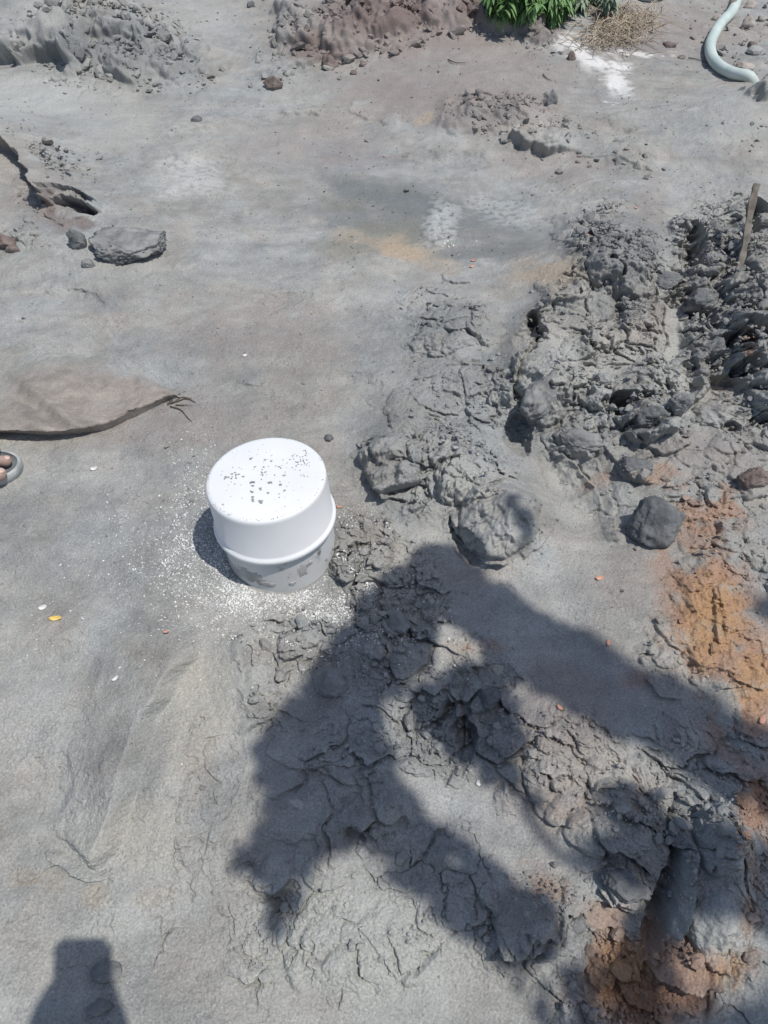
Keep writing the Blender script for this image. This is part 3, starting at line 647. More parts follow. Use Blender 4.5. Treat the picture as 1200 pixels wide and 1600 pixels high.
# ------------------------------------------------------------------ loose clods and stones
def rock(name, u, v, wpx, hpx, mat, label, cat='mud clod', group=None, squash=.75, rot=0, seed=0, rough=.22, sink=.3, sub=4, sharp=.25):
    c = on_ground(u, v+hpx*.15); k = mpp(u, v)
    a = wpx*k*.5; b = a*.8; h = hpx*k*.5/.85*squash*1.15
    bm = bmesh.new(); bmesh.ops.create_icosphere(bm, subdivisions=sub if wpx < 28 else 5, radius=1)
    rk = random.Random(seed*17+3); pl = []
    for _ in range(16):
        nn_ = Vector((rk.gauss(0, 1), rk.gauss(0, 1), rk.gauss(0, .8))).normalized(); pl.append((nn_, rk.uniform(.72 if sharp else .84, 1.0)-sharp*.25*rk.random()))
    for w_ in bm.verts:
        p = w_.co.copy(); sd = Vector((seed*3.1, seed*1.7, 0))
        q = p+Vector((mnoise.noise(p*3+sd), mnoise.noise(p*3+sd*2), mnoise.noise(p*3-sd)))*.16
        q.normalize()
        d = min(hh_/max(q.dot(nn_), .05) for nn_, hh_ in pl); d = min(d, 1.25)
        n = mnoise.noise(p*2.2+sd)*.5; n2 = (1-abs(mnoise.noise(p*5+sd))*2)*.30+(1-abs(mnoise.noise(p*11+sd))*2)*.20+mnoise.noise(p*23+sd)*.16+mnoise.noise(p*47+sd)*.09
        d *= 1+rough*(n+n2*1.25)
        p *= d
        if p.z < -.1: p.x *= 1+.18*(p.z+.1); p.y *= 1+.30*(p.z+.1)
        w_.co = Vector((p.x*a, p.y*b, p.z*h))
    me = bpy.data.meshes.new(name); bm.to_mesh(me); bm.free(); me.materials.append(mat)
    me.polygons.foreach_set('use_smooth', [True]*len(me.polygons))
    o = bpy.data.objects.new(name, me); COL.objects.link(o)
    o.location = (c[0], c[1], c[2]+h*(.55-sink)); o.rotation_euler = (0, 0, math.radians(rot))
    tag(o, label, cat, group); return o
G1 = 'mud clods lying loose on the slurry'
rock('mud_clod', 1020, 815, 82, 62, MDARK, 'rounded dark grey mud clod lying alone above the orange sediment', group=G1, rot=5, seed=1, squash=.85, sharp=0, rough=.16)
rock('mud_clod', 202, 388, 98, 38, MCLOD, 'broad flat topped grey mud clod with undercut near edge, upper left', group=G1, seed=2, squash=.75, rot=-5, rough=.30, sink=.25, sharp=.12)
rock('mud_clod', 125, 378, 28, 34, MDARK, 'small ribbed dark clod just left of the broad flat clod', group=G1, seed=3)
rock('mud_clod', 138, 412, 22, 18, MCLOD, 'small crumbly grey clod below the ribbed dark clod', group=G1, seed=4)
rock('mud_clod', 308, 187, 15, 12, MDARK, 'tiny dark clod alone on the smooth upper slurry', group=G1, seed=5)
rock('mud_clod', 514, 101, 24, 24, MBROWN, 'round brown clod fallen at the foot of the maroon earth heap', group=G1, seed=6)
rock('mud_clod', 429, 133, 26, 20, MBROWN, 'brown wedge of earth left of the round brown clod', group=G1, seed=7)
rock('mud_clod', 552, 114, 11, 8, MBROWN, 'tiny brown crumb right of the round brown clod', group=G1, seed=8)
rock('mud_clod', 568, 100, 12, 9, MBROWN, 'small brown crumb at the heap foot beside the tiny one', group=G1, seed=9)
rock('mud_clod', 8, 378, 34, 26, MBROWN, 'brownish clod half cut by the left edge', group=G1, seed=10)
rock('mud_clod', 20, 388, 20, 18, MBROWN, 'small reddish clod leaning on the brownish one at left edge', group=G1, seed=11)
rock('mud_clod', 392, 8, 14, 10, MDARK, 'little dark clod near the top edge left of the heap', group=G1, seed=12)
rock('mud_clod', 514, 684, 15, 11, MDARK, 'flat dark chip of mud just behind the white cap', group=G1, seed=13)
rock('mud_clod', 845, 612, 78, 104, MCLOD, 'large upright lump of grey mud with pale gritty face beside the dark hollow', group=G1, seed=14, squash=.55, rot=40, rough=.25, sub=5)
rock('mud_clod', 988, 728, 46, 24, MDARK, 'flat layered dark clod above the rounded clod', group=G1, seed=15, squash=.8)
rock('mud_clod', 860, 158, 16, 26, MCLOD, 'narrow upright clod in the upper middle rubble', group=G1, seed=16)
rock('mud_clod', 1040, 435, 54, 20, MDARK, 'slab of dark mud lying across the trench by the stake', group=G1, seed=17, squash=.8)
rock('mud_clod', 1098, 467, 44, 30, MDARK, 'dark clod below the mud slab in the trench', group=G1, seed=18)
rock('mud_clod', 1108, 553, 44, 48, MDARK, 'angular blue grey clod at the head of the right hand hollow', group=G1, seed=19, sharp=.6)
rock('mud_clod', 1115, 405, 30, 16, MCLOD, 'pale broken clod at the end of the trench', group=G1, seed=20)
rock('pebble', 1155, 472, 14, 12, MSTONE, 'small pale pebble set in the dark rubble below the stake', 'pebble', seed=21)
rock('mud_clod', 1012, 645, 60, 46, MDARK, 'rough dark clod overhanging a black hollow', group=G1, seed=22)
rock('mud_clod', 1055, 645, 40, 40, MCLOD, 'brownish grey clod right of the one over the hollow', group=G1, seed=23)
rock('mud_clod', 1000, 672, 40, 22, MDARK, 'low dark clod under the overhanging pair', group=G1, seed=24)
rock('mud_clod', 902, 688, 64, 36, MCLOD, 'pale wedge shaped clod below the large upright lump', group=G1, seed=25, sharp=.5)
rock('mud_clod', 975, 1380, 66, 34, MDARK, 'oval ridged clod lying in the shade, lower right', group=G1, seed=26, rot=-25)
rock('mud_clod', 622, 972, 38, 40, MCLOD, 'smooth egg shaped clod in the shadow right of the pipe', group=G1, seed=27, rough=.12)
rock('mud_clod', 520, 1068, 48, 40, MCLOD, 'blunt grey clod at the shadow edge below the pipe', group=G1, seed=28, rough=.15)
rock('mud_clod', 172, 1515, 40, 34, MCLOD, 'blocky clod inside the small shadow at lower left', group=G1, seed=29, sharp=.5, sink=.1, squash=.6)
rock('mud_clod', 156, 1572, 30, 26, MCLOD, 'second blocky clod near the bottom edge in the small shadow', group=G1, seed=44, sharp=.5, sink=.1, squash=.6)
rock('mud_clod', 866, 1350, 13, 13, MCLOD, 'tiny grey clod above the dark cracked slab', group=G1, seed=31)
rock('mud_clod', 1180, 745, 44, 36, MBROWN, 'brown broken clod near the right edge above the orange crust', group=G1, seed=37, sharp=.5)
rock('mud_clod', 765, 1085, 40, 44, MDARK, 'knobbly clod in the shaded hollow', group=G1, seed=38, sharp=.5)
G2 = 'stones by the hose'
for i, (u, v, w_, h_, l) in enumerate([(1157, 105, 30, 13, 'long pale stone lying right of the hose bend'), (1172, 10, 20, 14, 'round pale stone at the top right corner'), (1168, 38, 22, 18, 'blocky stone between hose and right edge'),
      (1175, 72, 16, 12, 'brownish stone above the long pale stone'), (1142, 12, 14, 30, 'upright pinkish stone left of the hose top'), (1120, 30, 18, 10, 'low stone touching the left side of the hose'), (1190, 30, 14, 12, 'small grey stone by the right edge near the top'), (893, 90, 14, 14, 'grey stone in the white powder'), (1065, 90, 12, 7, 'flat crumb left of the hose'), (1045, 70, 18, 10, 'low brown stone midway between straw and hose')]):
    rock('stone', u, v, w_, h_, MSTONE if i not in (3, 7, 8, 9) else MBROWN, l, 'stone', G2, seed=50+i, sub=3)

# ------------------------------------------------------------------ litter
def chip(name, u, v, L, Wd, mat, label, cat, rot=0, seed=0, group=None, curl=.3):
    p = on_ground(u, v); k = mpp(u, v); L *= k; Wd *= k*1.1; r = np.random.RandomState(seed); V2_ = []; F2_ = []
    n = 8
    for side in (1, -1):
        for i in range(n+1):
            s = i/n*2-1; hw = Wd*.5*(1-abs(s)**2.6)*(.8+.3*r.rand())+L*.01
            for j in (-1, 0, 1): V2_.append((s*L*.5, j*hw+.08*L*math.sin(s*2), curl*L*(s*s)*.35+abs(j)*Wd*.12+(.0012 if side > 0 else 0)))
    m = (n+1)*3
    for i in range(n):
        for j in range(2):
            a = i*3+j; F2_.append((a, a+3, a+4, a+1)); F2_.append((m+a, m+a+1, m+a+4, m+a+3))
    for i in range(n):
        F2_.append((i*3, m+i*3, m+i*3+3, i*3+3)); F2_.append((i*3+2, i*3+5, m+i*3+5, m+i*3+2))
    F2_.append((0, 1, m+1, m)); F2_.append((1, 2, m+2, m+1)); q = n*3; F2_.append((q, m+q, m+q+1, q+1)); F2_.append((q+1, m+q+1, m+q+2, q+2))
    o = link(name, V2_, F2_, mat); o.location = (p[0], p[1], p[2]+.001); o.rotation_euler = (.1, .1, math.radians(rot)); tag(o, label, cat, group); return o
chip('yellow_peel', 87, 967, 19, 8, MYEL, 'curled yellow scrap lying on the mud at far left', 'scrap', -8, 1)
chip('white_chip', 67, 950, 13, 8, MSHAV, 'white flake beside the yellow scrap', 'flake', 10, 2)
chip('white_chip', 180, 1061, 12, 5, MSHAV, 'white flake alone left of the muddy trough', 'flake', 35, 3)
chip('white_chip', 748, 1224, 10, 8, MSHAV, 'bright white flake inside the shaded hollow', 'flake', 15, 4)
chip('white_chip', 714, 1040, 13, 5, MSHAV, 'white flake on the lit strip above the shaded hollow', 'flake', 0, 5)
chip('white_chip', 383, 556, 7, 5, MSHAV, 'small white flake behind the cap on plain mud', 'flake', 0, 6)
chip('white_chip', 147, 733, 11, 7, MSHAV, 'greyish white flake right of the sandal', 'flake', 0, 7)
GB = 'orange brick chips scattered on the mud'
for i, (u, v, L, l) in enumerate([(936, 904, 13, 'orange chip on the sunlit mud below the rounded clod'), (950, 1006, 12, 'orange chip just above the long shadow band'), (875, 1107, 12, 'orange chip on the lit mud below the shadow band'),
      (260, 988, 9, 'small red chip left of the pipe among white shavings'), (853, 615, 11, 'orange chip on the large upright lump'), (918, 368, 9, 'orange chip at the tip of the rough ridge'), (740, 408, 9, 'pink chip on the wet slurry, the upper one'), (737, 417, 9, 'pink chip on the wet slurry, the lower one'),
      (993, 326, 7, 'tiny orange chip above the rough ridge'), (530, 793, 9, 'red chip tucked behind the right side of the pipe'), (1190, 1127, 16, 'red chip by the right edge in the shade'), (600, 245, 6, 'tiny pink chip on the upper slurry'), (905, 245, 8, 'pale orange chip below the upper middle rubble')]):
    chip('brick_chip', u, v, L, L*.5, MBRICK, l, 'brick chip', (i*57) % 180, 20+i, GB)

# ------------------------------------------------------------------ white shavings and grit (uncountable)
def scatter(name, n, dens, mat, size, flat, label_kind, seed, col=None, ico=False, lift=.3):
    """dens: list of (u,v,a,b,rot,weight)"""
    r = np.random.RandomState(seed); wts = np.array([d[5] for d in dens], float); wts /= wts.sum()
    Vv = []; Ff = []; cs = []
    tmpl = [(0, 0, 1), (.9, 0, .1), (.28, .85, .1), (-.72, .53, .1), (-.72, -.53, .1), (.28, -.85, .1), (0, 0, -.6)]
    tf = [(0, 1, 2), (0, 2, 3), (0, 3, 4), (0, 4, 5), (0, 5, 1), (6, 2, 1), (6, 3, 2), (6, 4, 3), (6, 5, 4), (6, 1, 5)]
    for _ in range(n):
        d = dens[r.choice(len(dens), p=wts)]
        q = r.rand()*6.283; rad = math.sqrt(r.rand())**.8*(1+.35*abs(r.randn())) if d[3] else 1
        du, dv = d[2]*rad*math.cos(q), d[3]*rad*math.sin(q); c, s = math.cos(math.radians(d[4])), math.sin(math.radians(d[4]))
        u = d[0]+du*c-dv*s; v = d[1]+du*s+dv*c
        if v < -60 or v > 1660 or u < -80 or u > 1280: continue
        p = P(u, v, 0); z = ground_z(p[0], p[1]); 
        x, y = p[0], p[1]
        if (x-pr.location.x)**2+(y-pr.location.y)**2 < (R0+.002)**2: continue
        sz = size[0]*(size[1]/size[0])**(r.rand()**2.2); a = r.rand()*6.283; el = .18+.45*r.rand(); o = len(Vv); ca_, sa_ = math.cos(a), math.sin(a)
        tx, ty = r.randn()*.3, r.randn()*.3
        for (px, py, pz) in tmpl:
            j = .75+.5*r.rand(); px *= sz*j; py *= sz*el*j; pz *= sz*flat*j
            X_ = px*ca_-py*sa_; Y_ = px*sa_+py*ca_
            Vv.append((x+X_, y+Y_, z+sz*flat*lift+pz+X_*tx+Y_*ty))
        Ff += [tuple(i+o for i in f) for f in tf]
    return np.array(Vv), np.array(Ff)
SH = [(440,945,95,22,8,3.2),(330,900,70,45,30,2.4),(520,925,60,40,-10,2.0),(400,905,60,30,20,2.4),(300,800,26,70,12,1.2),(270,860,90,60,25,1.0),(450,985,140,36,5,1.2),(230,900,110,90,20,.35),(590,950,60,60,0,.6),(560,860,45,60,0,.7),(300,720,30,50,0,.25),(620,1000,90,80,0,.35),(250,1000,200,100,0,.35)]
Vv, Ff = scatter('plastic_shavings', 15000, SH, MSHAV, (.0011, .0042), .22, 'stuff', 3)
tag(bulk_mesh('plastic_shavings', Vv, Ff, MSHAV, smooth=False), 'white plastic shavings sprinkled on the mud around the pipe', 'shavings', kind='stuff')
SH2 = [(600,800,700,850,0,3),(200,800,300,300,0,2),(500,1480,350,150,0,1.5),(620,700,200,120,0,1),(850,620,60,70,0,.7),(1000,1000,200,200,0,.7)]
Vv, Ff = scatter('pale_grit', 3200, SH2, MSHAV, (.0006, .0017), .3, 'stuff', 4)
tag(bulk_mesh('pale_grit', Vv, Ff, MSHAV, smooth=False), 'fine pale grit glinting all over the mud', 'grit', kind='stuff')
# crumbs of mud, coloured like the mud they lie on
def ground_col(x, y):
    j = int(np.clip(np.searchsorted(Y1, y), 0, nv-1)); i = int(np.clip(np.searchsorted(U1, 600+FPX*x/DEP[j]), 0, nu-1)); return colr[j, i]
def crumbs(name, n, seed, size, rmin, label, anyw=.04, sd=1):
    r = np.random.RandomState(seed); bm = bmesh.new(); bmesh.ops.create_icosphere(bm, subdivisions=sd, radius=1)
    T = np.array([w_.co[:] for w_ in bm.verts]); TF = np.array([[w_.index for w_ in f.verts] for f in bm.faces]); bm.free()
    Vs = []; Fs = []; Cs = []; k = 0; tries = 0
    while k < n and tries < n*30:
        tries += 1
        u = r.uniform(-50, 1250); v = r.uniform(-40, 1640); p = P(u, v, 0)
        j = int(np.searchsorted(Y1, p[1])); i = int(np.searchsorted(U1, u))
        if sd > 1 and v > 260 and r.rand() < .35: continue
        if r.rand() > R[min(j, nv-1), min(i, nu-1)]**1.5+anyw: continue
        if (p[0]-pr.location.x)**2+(p[1]-pr.location.y)**2 < (R0+.01)**2: continue
        z = ground_z(p[0], p[1]); sz = size[0]*(size[1]/size[0])**(r.rand()**2.5)*(1+.55*max(0, p[1]-1.4))*(.6 if p[1] < .9 and sd == 1 else 1)
        if sd > 1:
            nn_ = r.randn(9, 3); nn_ /= np.linalg.norm(nn_, axis=1)[:, None]; dd_ = np.maximum(T@nn_.T, .05); rad = np.minimum((r.uniform(.55, .95, 9)/dd_).min(1), 1.15)[:, None]*(1+.05*r.randn(len(T), 1))
        else: rad = 1+.28*r.randn(len(T), 1)
        m = T*rad*np.array([1, .6+.4*r.rand(), .45+.3*r.rand()])*sz
        a = r.rand()*6.283; c, s = math.cos(a), math.sin(a); tl = r.randn()*.4
        m = np.stack([m[:, 0]*c-m[:, 1]*s, m[:, 0]*s+m[:, 1]*c, m[:, 2]+m[:, 0]*tl], -1)+np.array([p[0], p[1], z+sz*.28])
        Vs.append(m); Fs.append(TF+k*len(T)); cc = ground_col(p[0], p[1])*(.80+.3*r.rand()); Cs.append(np.repeat(np.append(cc, 1)[None], len(T), 0)); k += 1
    Cc = np.concatenate(Cs)
    o = bulk_mesh(name, np.concatenate(Vs), np.concatenate(Fs), MUD, {'mud_colour': ('FLOAT_COLOR', Cc), 'wet': ('FLOAT', np.zeros(len(Cc)))}, smooth=False)
    tag(o, label, 'crumbs', kind='stuff')
crumbs('mud_crumbs', 16000, 8, (.0016, .010), .1, 'broken crumbs of grey mud littering the churned ground', .003)

crumbs('broken_mud', 1100, 15, (.004, .019), .1, 'fist sized and smaller broken lumps of mud heaped in the churned ground', -.12, 2)
crumbs('mud_grit', 14000, 9, (.0009, .003), .1, 'tiny specks of mud peppering the smoother ground', .5)
# ------------------------------------------------------------------ hoses, stake, straw, twigs
hp = [(1160, -60), (1157, -25), (1150, 0), (1141, 22), (1123, 42), (1109, 68), (1108, 88), (1116, 104), (1130, 114), (1149, 121), (1168, 125), (1182, 126), (1196, 126)]
pts = []
for u, v in hp:
    p = on_ground(u, v+4); p[2] += .024; p[2] -= .05*max(0, (u-1170)/13 if v > 110 else 0); pts.append(p)
pts = catmull(pts, 8); zz = np.array([p[2] for p in pts]); zz = np.convolve(np.pad(zz, 4, 'edge'), np.ones(9)/9, 'valid'); pts = [np.array([p[0], p[1], z_]) for p, z_ in zip(pts, zz)]
V_, F_ = tube(pts, [.0285-.004*i/len(pts)+.0012*mnoise.noise(Vector((i*.35, 0, 0))) for i in range(len(pts))], 20); o = link('water_hose', V_, F_, MHOSE); tag(o, 'pale green hose curving down from the top right corner', 'hose')
pts = catmull([on_ground(u, v)+np.array([0, 0, .03]) for u, v in [(965, -40), (985, -10), (1000, 0), (1022, 1), (1040, -8), (1060, -30)]], 8)
V_, F_ = tube(pts, .036, 16); o = link('water_hose', V_, F_, MHOSE2); tag(o, 'grey hose loop peeping in at the top edge beyond the straw', 'hose')
b0 = on_ground(1150, 432); b0[2] -= .03; tp = P(1186, 290, .26)
d = tp-b0
V_ = []; F_ = []; side = np.cross(d, [0, 0, 1]); side /= np.linalg.norm(side); nrm = np.cross(side, d); nrm /= np.linalg.norm(nrm)
for k in range(13):
    t = k/12; c_ = b0+d*t+side*.008*math.sin(t*5)+nrm*.004*math.sin(t*9); w_ = .008+.003*t+.002*math.sin(k*2.1); th = .008+.001*math.sin(k*1.3)
    for (a_, b_) in ((-1, -1), (1, -1), (1, 1), (-1, 1)): V_.append(c_+side*w_*a_+nrm*th*b_)
for k in range(12):
    for s in range(4): F_.append((k*4+s, k*4+(s+1) % 4, k*4+4+(s+1) % 4, k*4+4+s))
F_.append((3, 2, 1, 0)); F_.append((48, 49, 50, 51))
o = link('wooden_stake', V_, F_, MWOOD, smooth=False); tag(o, 'weathered wooden stake leaning out of the dark rubble at the right edge', 'stake')
bv = o.modifiers.new('bevel', 'BEVEL'); bv.width = .002; bv.segments = 2
parts = []
for (c, n, w_, L) in [((965, 48), 260, (42, 24), .16), ((935, 70), 40, (30, 10), .10), ((1000, 30), 50, (30, 14), .14)]:
    for _ in range(n):
        u = c[0]+rng.randn()*w_[0]*.6; v = c[1]+rng.randn()*w_[1]*.6
        if v < -40: continue
        p = on_ground(u, v); a = rng.rand()*6.28; l = L*(.4+rng.rand()); dr = np.array([math.cos(a), math.sin(a), 0]); hgt = .01+.05*rng.rand()
        parts.append(tube([p+np.array([0, 0, .004]), p+dr*l*.5+np.array([0, 0, hgt]), p+dr*l+np.array([0, 0, hgt*.3])], [.0022, .0018, .0008], 4))
V_, F_ = merge(parts); tag(link('dry_straw', V_, F_, MSTRAW), 'pile of dry straw between the weeds and the hose', 'straw', kind='stuff')
def strand(pl, r=.0012, lift=.003):
    pts = catmull([on_ground(u, v)+np.array([0, 0, lift]) for u, v in pl], 5); return tube(pts, [r*(1-.7*i/len(pts)) for i in range(len(pts))], 5)
V_, F_ = merge([strand([(262, 632), (278, 628), (292, 624), (306, 630)], .0028), strand([(266, 636), (282, 641), (292, 652), (300, 660)], .0022), strand([(265, 628), (275, 620), (290, 612)], .0016), strand([(272, 630), (284, 622), (300, 624)], .002), strand([(262, 634), (270, 626), (266, 618)], .0018), strand([(275, 634), (290, 634), (300, 634)], .0016)])
tag(link('frayed_rootlets', V_, F_, MTWIG), 'frayed dark rootlets at the pointed end of the muddy sack', 'rootlets')
for i, (pl, l) in enumerate([([(1075, 92), (1090, 95), (1112, 102)], 'thin dry twig left of the hose bend'), ([(848, 118), (855, 125), (862, 128)], 'short dark twig below the maroon heap'), ([(700, 95), (712, 100), (728, 100)], 'short twig on the slope right of the heap foot')]):
    V_, F_ = strand(pl, .003, .006); tag(link('twig', V_, F_, MTWIG), l, 'twig', 'twigs near the top')

# ------------------------------------------------------------------ muddy sack lying at the left edge
lo = catmull([on_ground(u, v) for u, v in [(-190, 650), (-110, 680), (-50, 692), (0, 694), (60, 697), (130, 691), (185, 673), (235, 646), (268, 629), (280, 622)]], 14)
up = catmull([on_ground(u, v) for u, v in [(-190, 600), (-110, 572), (-50, 560), (10, 550), (60, 544), (120, 543), (175, 556), (225, 584), (262, 606), (282, 619)]], 14)
nT = 60; V_ = []; F_ = []; n = len(lo)
for i in range(n):
    s = i/(n-1)
    for j in range(nT+1):
        t = j/nT; t2 = t**1.25; p = lo[i]*(1-t2)+up[i]*t2; gz = ground_z(p[0], p[1])
        th = .054*(1-s**6)*(math.sin(min(t/.10, 1)*math.pi/2)**.6)*(1-t)**.75*(1-.25*abs(math.sin(s*7)))
        q = (p[0]*9, p[1]*9)
        th += (.010*mnoise.noise(Vector((p[0]*5, p[1]*5, 2)))+.004*mnoise.noise(Vector((p[0]*16, p[1]*16, 5)))+.0015*mnoise.noise(Vector((p[0]*60, p[1]*60, 8))))*min(1, t*8)*(1-t)
        # fold running up from the lower edge
        uu = 600+FPX*p[0]/(p[1]*cp+CH*sp); vv = float(v_of(np.array(p[1]), 0))
        d_, sd_, _ = seg_sd([(20, 590), (60, 625), (105, 665), (135, 690)], np.array([uu]), np.array([vv]))
        th += (.016*math.exp(-(d_[0]/7)**2) - .022*math.exp(-((d_[0]-18)/12)**2)*(1 if sd_[0] > 0 else .1))*min(1, t*6)*(1-t)
        z = gz-.006*(t > .9)*(t-.9)*10-.002+max(th, -.004)
        und = .045*(1-s**4)*max(0, 1-j/3)**1.0
        if j == 0: z = gz-.006
        elif j < 4: z = gz+.014*j*(1-s**6)+.002*mnoise.noise(Vector((p[0]*40, p[1]*40, j)))
        V_.append((p[0]+und*.3, p[1]+und, z))
for i in range(n-1):
    for j in range(nT):
        a = i*(nT+1)+j; F_.append((a, a+nT+1, a+nT+2, a+1))
VA = np.array([list(map(float, q)) for q in V_]); c1 = fbm(VA[:, 0]*5, VA[:, 1]*5, 700, 5, .6)[:, None]; c2 = fbm(VA[:, 0]*22, VA[:, 1]*22, 710, 4, .6)[:, None]; sx_ = sstep(-1.15, -.75, VA[:, 0])[:, None]
tS = np.tile(np.arange(nT+1)/nT, n)[:, None]; gS = np.array([ground_col(q[0], q[1]) for q in VA])
cS = np.array([.25, .228, .20])*(1-sx_)+np.array([.285, .252, .222])*sx_; cS = cS*(1+.22*c1+.20*c2); cS = cS*(1-.25*sstep(.2, .6, c1))+np.array([.2, .205, .205])*.25*sstep(.2, .6, c1)
VA[:, 2] += .006*np.abs(fbm(VA[:, 0]*6+3, VA[:, 1]*9, 730, 3))*(1-tS[:, 0])
wv_ = np.sin((VA[:, 0]+.004*c1[:, 0])*900)*np.sin((VA[:, 1]+.004*c2[:, 0])*760); cS = cS*(1+.13*wv_[:, None]*(1-tS))
VA[:, 2] += .0009*wv_*(1-tS[:, 0])+.0012*gn(VA[:, 0]*120, VA[:, 1]*120, 720)+.0025*fbm(VA[:, 0]*35, VA[:, 1]*35, 722, 3)
kS = sstep(.5, 1.0, tS+.25*c1); cS = cS*(1-kS)+gS*kS
sk = bulk_mesh('muddy_sack', VA, np.array(F_), MUD, {'mud_colour': ('FLOAT_COLOR', np.concatenate([np.clip(cS, .03, .5), np.ones((len(VA), 1))], 1)), 'wet': ('FLOAT', np.zeros(len(VA)))}); tag(sk, 'flattened mud caked sack with a raised dark edge at the left', 'sack')

# ------------------------------------------------------------------ weeds
def leafblade(p, d, L, w_, droop, r):
    d = np.array(d, float); d /= np.linalg.norm(d); s = np.cross(d, [0, 0, 1]); s /= np.linalg.norm(s)+1e-9; V2_ = []; n = 5
    for k in range(n+1):
        t = k/n; c = p+d*L*t+np.array([0, 0, -droop*L*t*t]); hw = w_*math.sin(math.pi*min(1, .12+t*.88))**.8*(1 if k < n else .05)
        V2_ += [c-s*hw+np.array([0, 0, hw*.35]), c, c+s*hw+np.array([0, 0, hw*.35])]
    F2_ = []
    for k in range(n):
        a = k*3; F2_ += [(a, a+3, a+4, a+1), (a+1, a+4, a+5, a+2)]
    return V2_, F2_
def weed(u, v, hgt, mat, label, seed, spread=.12, ns=9):
    r = np.random.RandomState(seed); b = on_ground(u, v); root = empty('leafy_weed', tuple(b)); tag(root, label, 'weed', 'weeds at the top edge')
    st = []; lf = []
    for k in range(ns):
        a = r.rand()*6.28; o0 = np.array([r.randn()*spread*.4, r.randn()*spread*.3, -.02]); top = o0+np.array([math.cos(a)*spread*r.rand()*1.6, math.sin(a)*spread*r.rand()*1.3, hgt*(.6+.5*r.rand())])
        mid = (o0+top)/2+np.array([r.randn()*.02, r.randn()*.02, .02]); pts = catmull([o0, mid, top], 6); st.append(tube(pts, [.0035*(1-.6*i/len(pts)) for i in range(len(pts))], 5))
        for i in range(2, len(pts)):
            for _ in range(7):
                q = r.rand()*6.28; lf.append(leafblade(pts[i], (math.cos(q), math.sin(q), .7*r.rand()), .025+.05*r.rand(), .005+.006*r.rand(), .5+.6*r.rand(), r))
    link('stem', *merge(st), mat, root); link('foliage', *merge(lf), mat, root)
for i, (u, v, h_, m_, l) in enumerate([(788, 26, .22, MGRASS, 'low green weed furthest left on top of the maroon heap'), (812, 30, .20, MGRASS, 'bushy green weed half hiding the crest of the maroon heap'), (800, 2, .20, MGRASS, 'leftmost leafy green weed behind the maroon heap'), (832, 20, .20, MGRASS, 'second leafy weed growing down over the heap edge'), (862, 30, .17, MGRASS, 'bright leafy weed reaching lowest towards the white powder'),
      (888, 12, .20, MGRASS, 'tall green weed in the middle of the clump'), (908, -2, .20, MGRASS, 'green weed behind the dusty one at the top edge'), (935, 12, .15, MGRASS2, 'dusty grey green weed next to the straw'), (850, -18, .24, MGRASS, 'green weed cut off by the top edge behind the others'), (952, -15, .18, MGRASS2, 'dusty weed at the top edge right of the clump')]):
    weed(u, v, h_, m_, l, 60+i)

# ------------------------------------------------------------------ people
def skin_mesh(name, chains, mat, parent=None, sub=2, root=0):
    """chains: list of lists of (key, (x,y,z), r); shared keys are shared joints"""
    idx_ = {}; vs = []; rad = []; es = []
    for ch in chains:
        prev = None
        for (k, p, r) in ch:
            if k is None or k not in idx_:
                i = len(vs); vs.append(tuple(p)); rad.append(r)
                if k: idx_[k] = i
            else: i = idx_[k]
            if prev is not None: es.append((prev, i))
            prev = i
    me = bpy.data.meshes.new(name); me.from_pydata(vs, es, []); me.update()
    ob = bpy.data.objects.new(name, me); COL.objects.link(ob)
    sk_ = ob.modifiers.new('skin', 'SKIN'); sk_.use_smooth_shade = True; sk_.branch_smoothing = .4
    if not me.skin_vertices: me.attributes.new  # layer comes with the modifier
    lay = me.skin_vertices[0].data if len(me.skin_vertices) else None
    if lay is None:
        bm = bmesh.new(); bm.from_mesh(me); bm.verts.layers.skin.verify(); bm.to_mesh(me); bm.free(); lay = me.skin_vertices[0].data
    for i, r in enumerate(rad):
        lay[i].radius = (r, r) if not hasattr(r, '__len__') else r; lay[i].use_root = (i == root)
    s_ = ob.modifiers.new('sub', 'SUBSURF'); s_.levels = sub; s_.render_levels = sub
    dg = bpy.context.evaluated_depsgraph_get(); nm = bpy.data.meshes.new_from_object(ob.evaluated_get(dg))
    COL.objects.unlink(ob); bpy.data.objects.remove(ob)
    nm.materials.clear(); nm.materials.append(mat); nm.polygons.foreach_set('use_smooth', [True]*len(nm.polygons)); nm.name = name
    o = bpy.data.objects.new(name, nm); COL.objects.link(o)
    if parent: o.parent = parent
    return o
def hand(side, wrist, dirv, palmn, key, curl=.6):
    """palm and five finger chains rooted at the wrist joint"""
    w_ = np.array(wrist, float); d_ = np.array(dirv, float); d_ /= np.linalg.norm(d_); n_ = np.array(palmn, float); n_ /= np.linalg.norm(n_)
    s_ = np.cross(d_, n_)*side; ch = []
    for k, (off, L, r) in enumerate([(.026, .062, .0085), (.009, .072, .009), (-.009, .068, .0085), (-.026, .052, .0075)]):
        b = w_+d_*.085+s_*off; c = []
        c.append((key, w_, .022)); c.append((None, w_+d_*.045+s_*off*.8, .013)); c.append((None, b, r+.002)); q = b; dd = d_.copy()
        for f in (.45, .3, .25):
            dd = dd*math.cos(curl*.7)+n_*math.sin(curl*.7); q = q+dd*L*f; c.append((None, q, r*(1 if f > .25 else .85)))
        ch.append(c)
    t0 = w_+d_*.03+s_*.03
    ch.append([(key, w_, .022), (None, t0, .012), (None, t0+(d_*.6+s_*.6+n_*.4)*.035, .0105), (None, t0+(d_*.6+s_*.6+n_*.4)*.035+(d_*.8+s_*.1+n_*.5)*.028, .009)])
    return ch
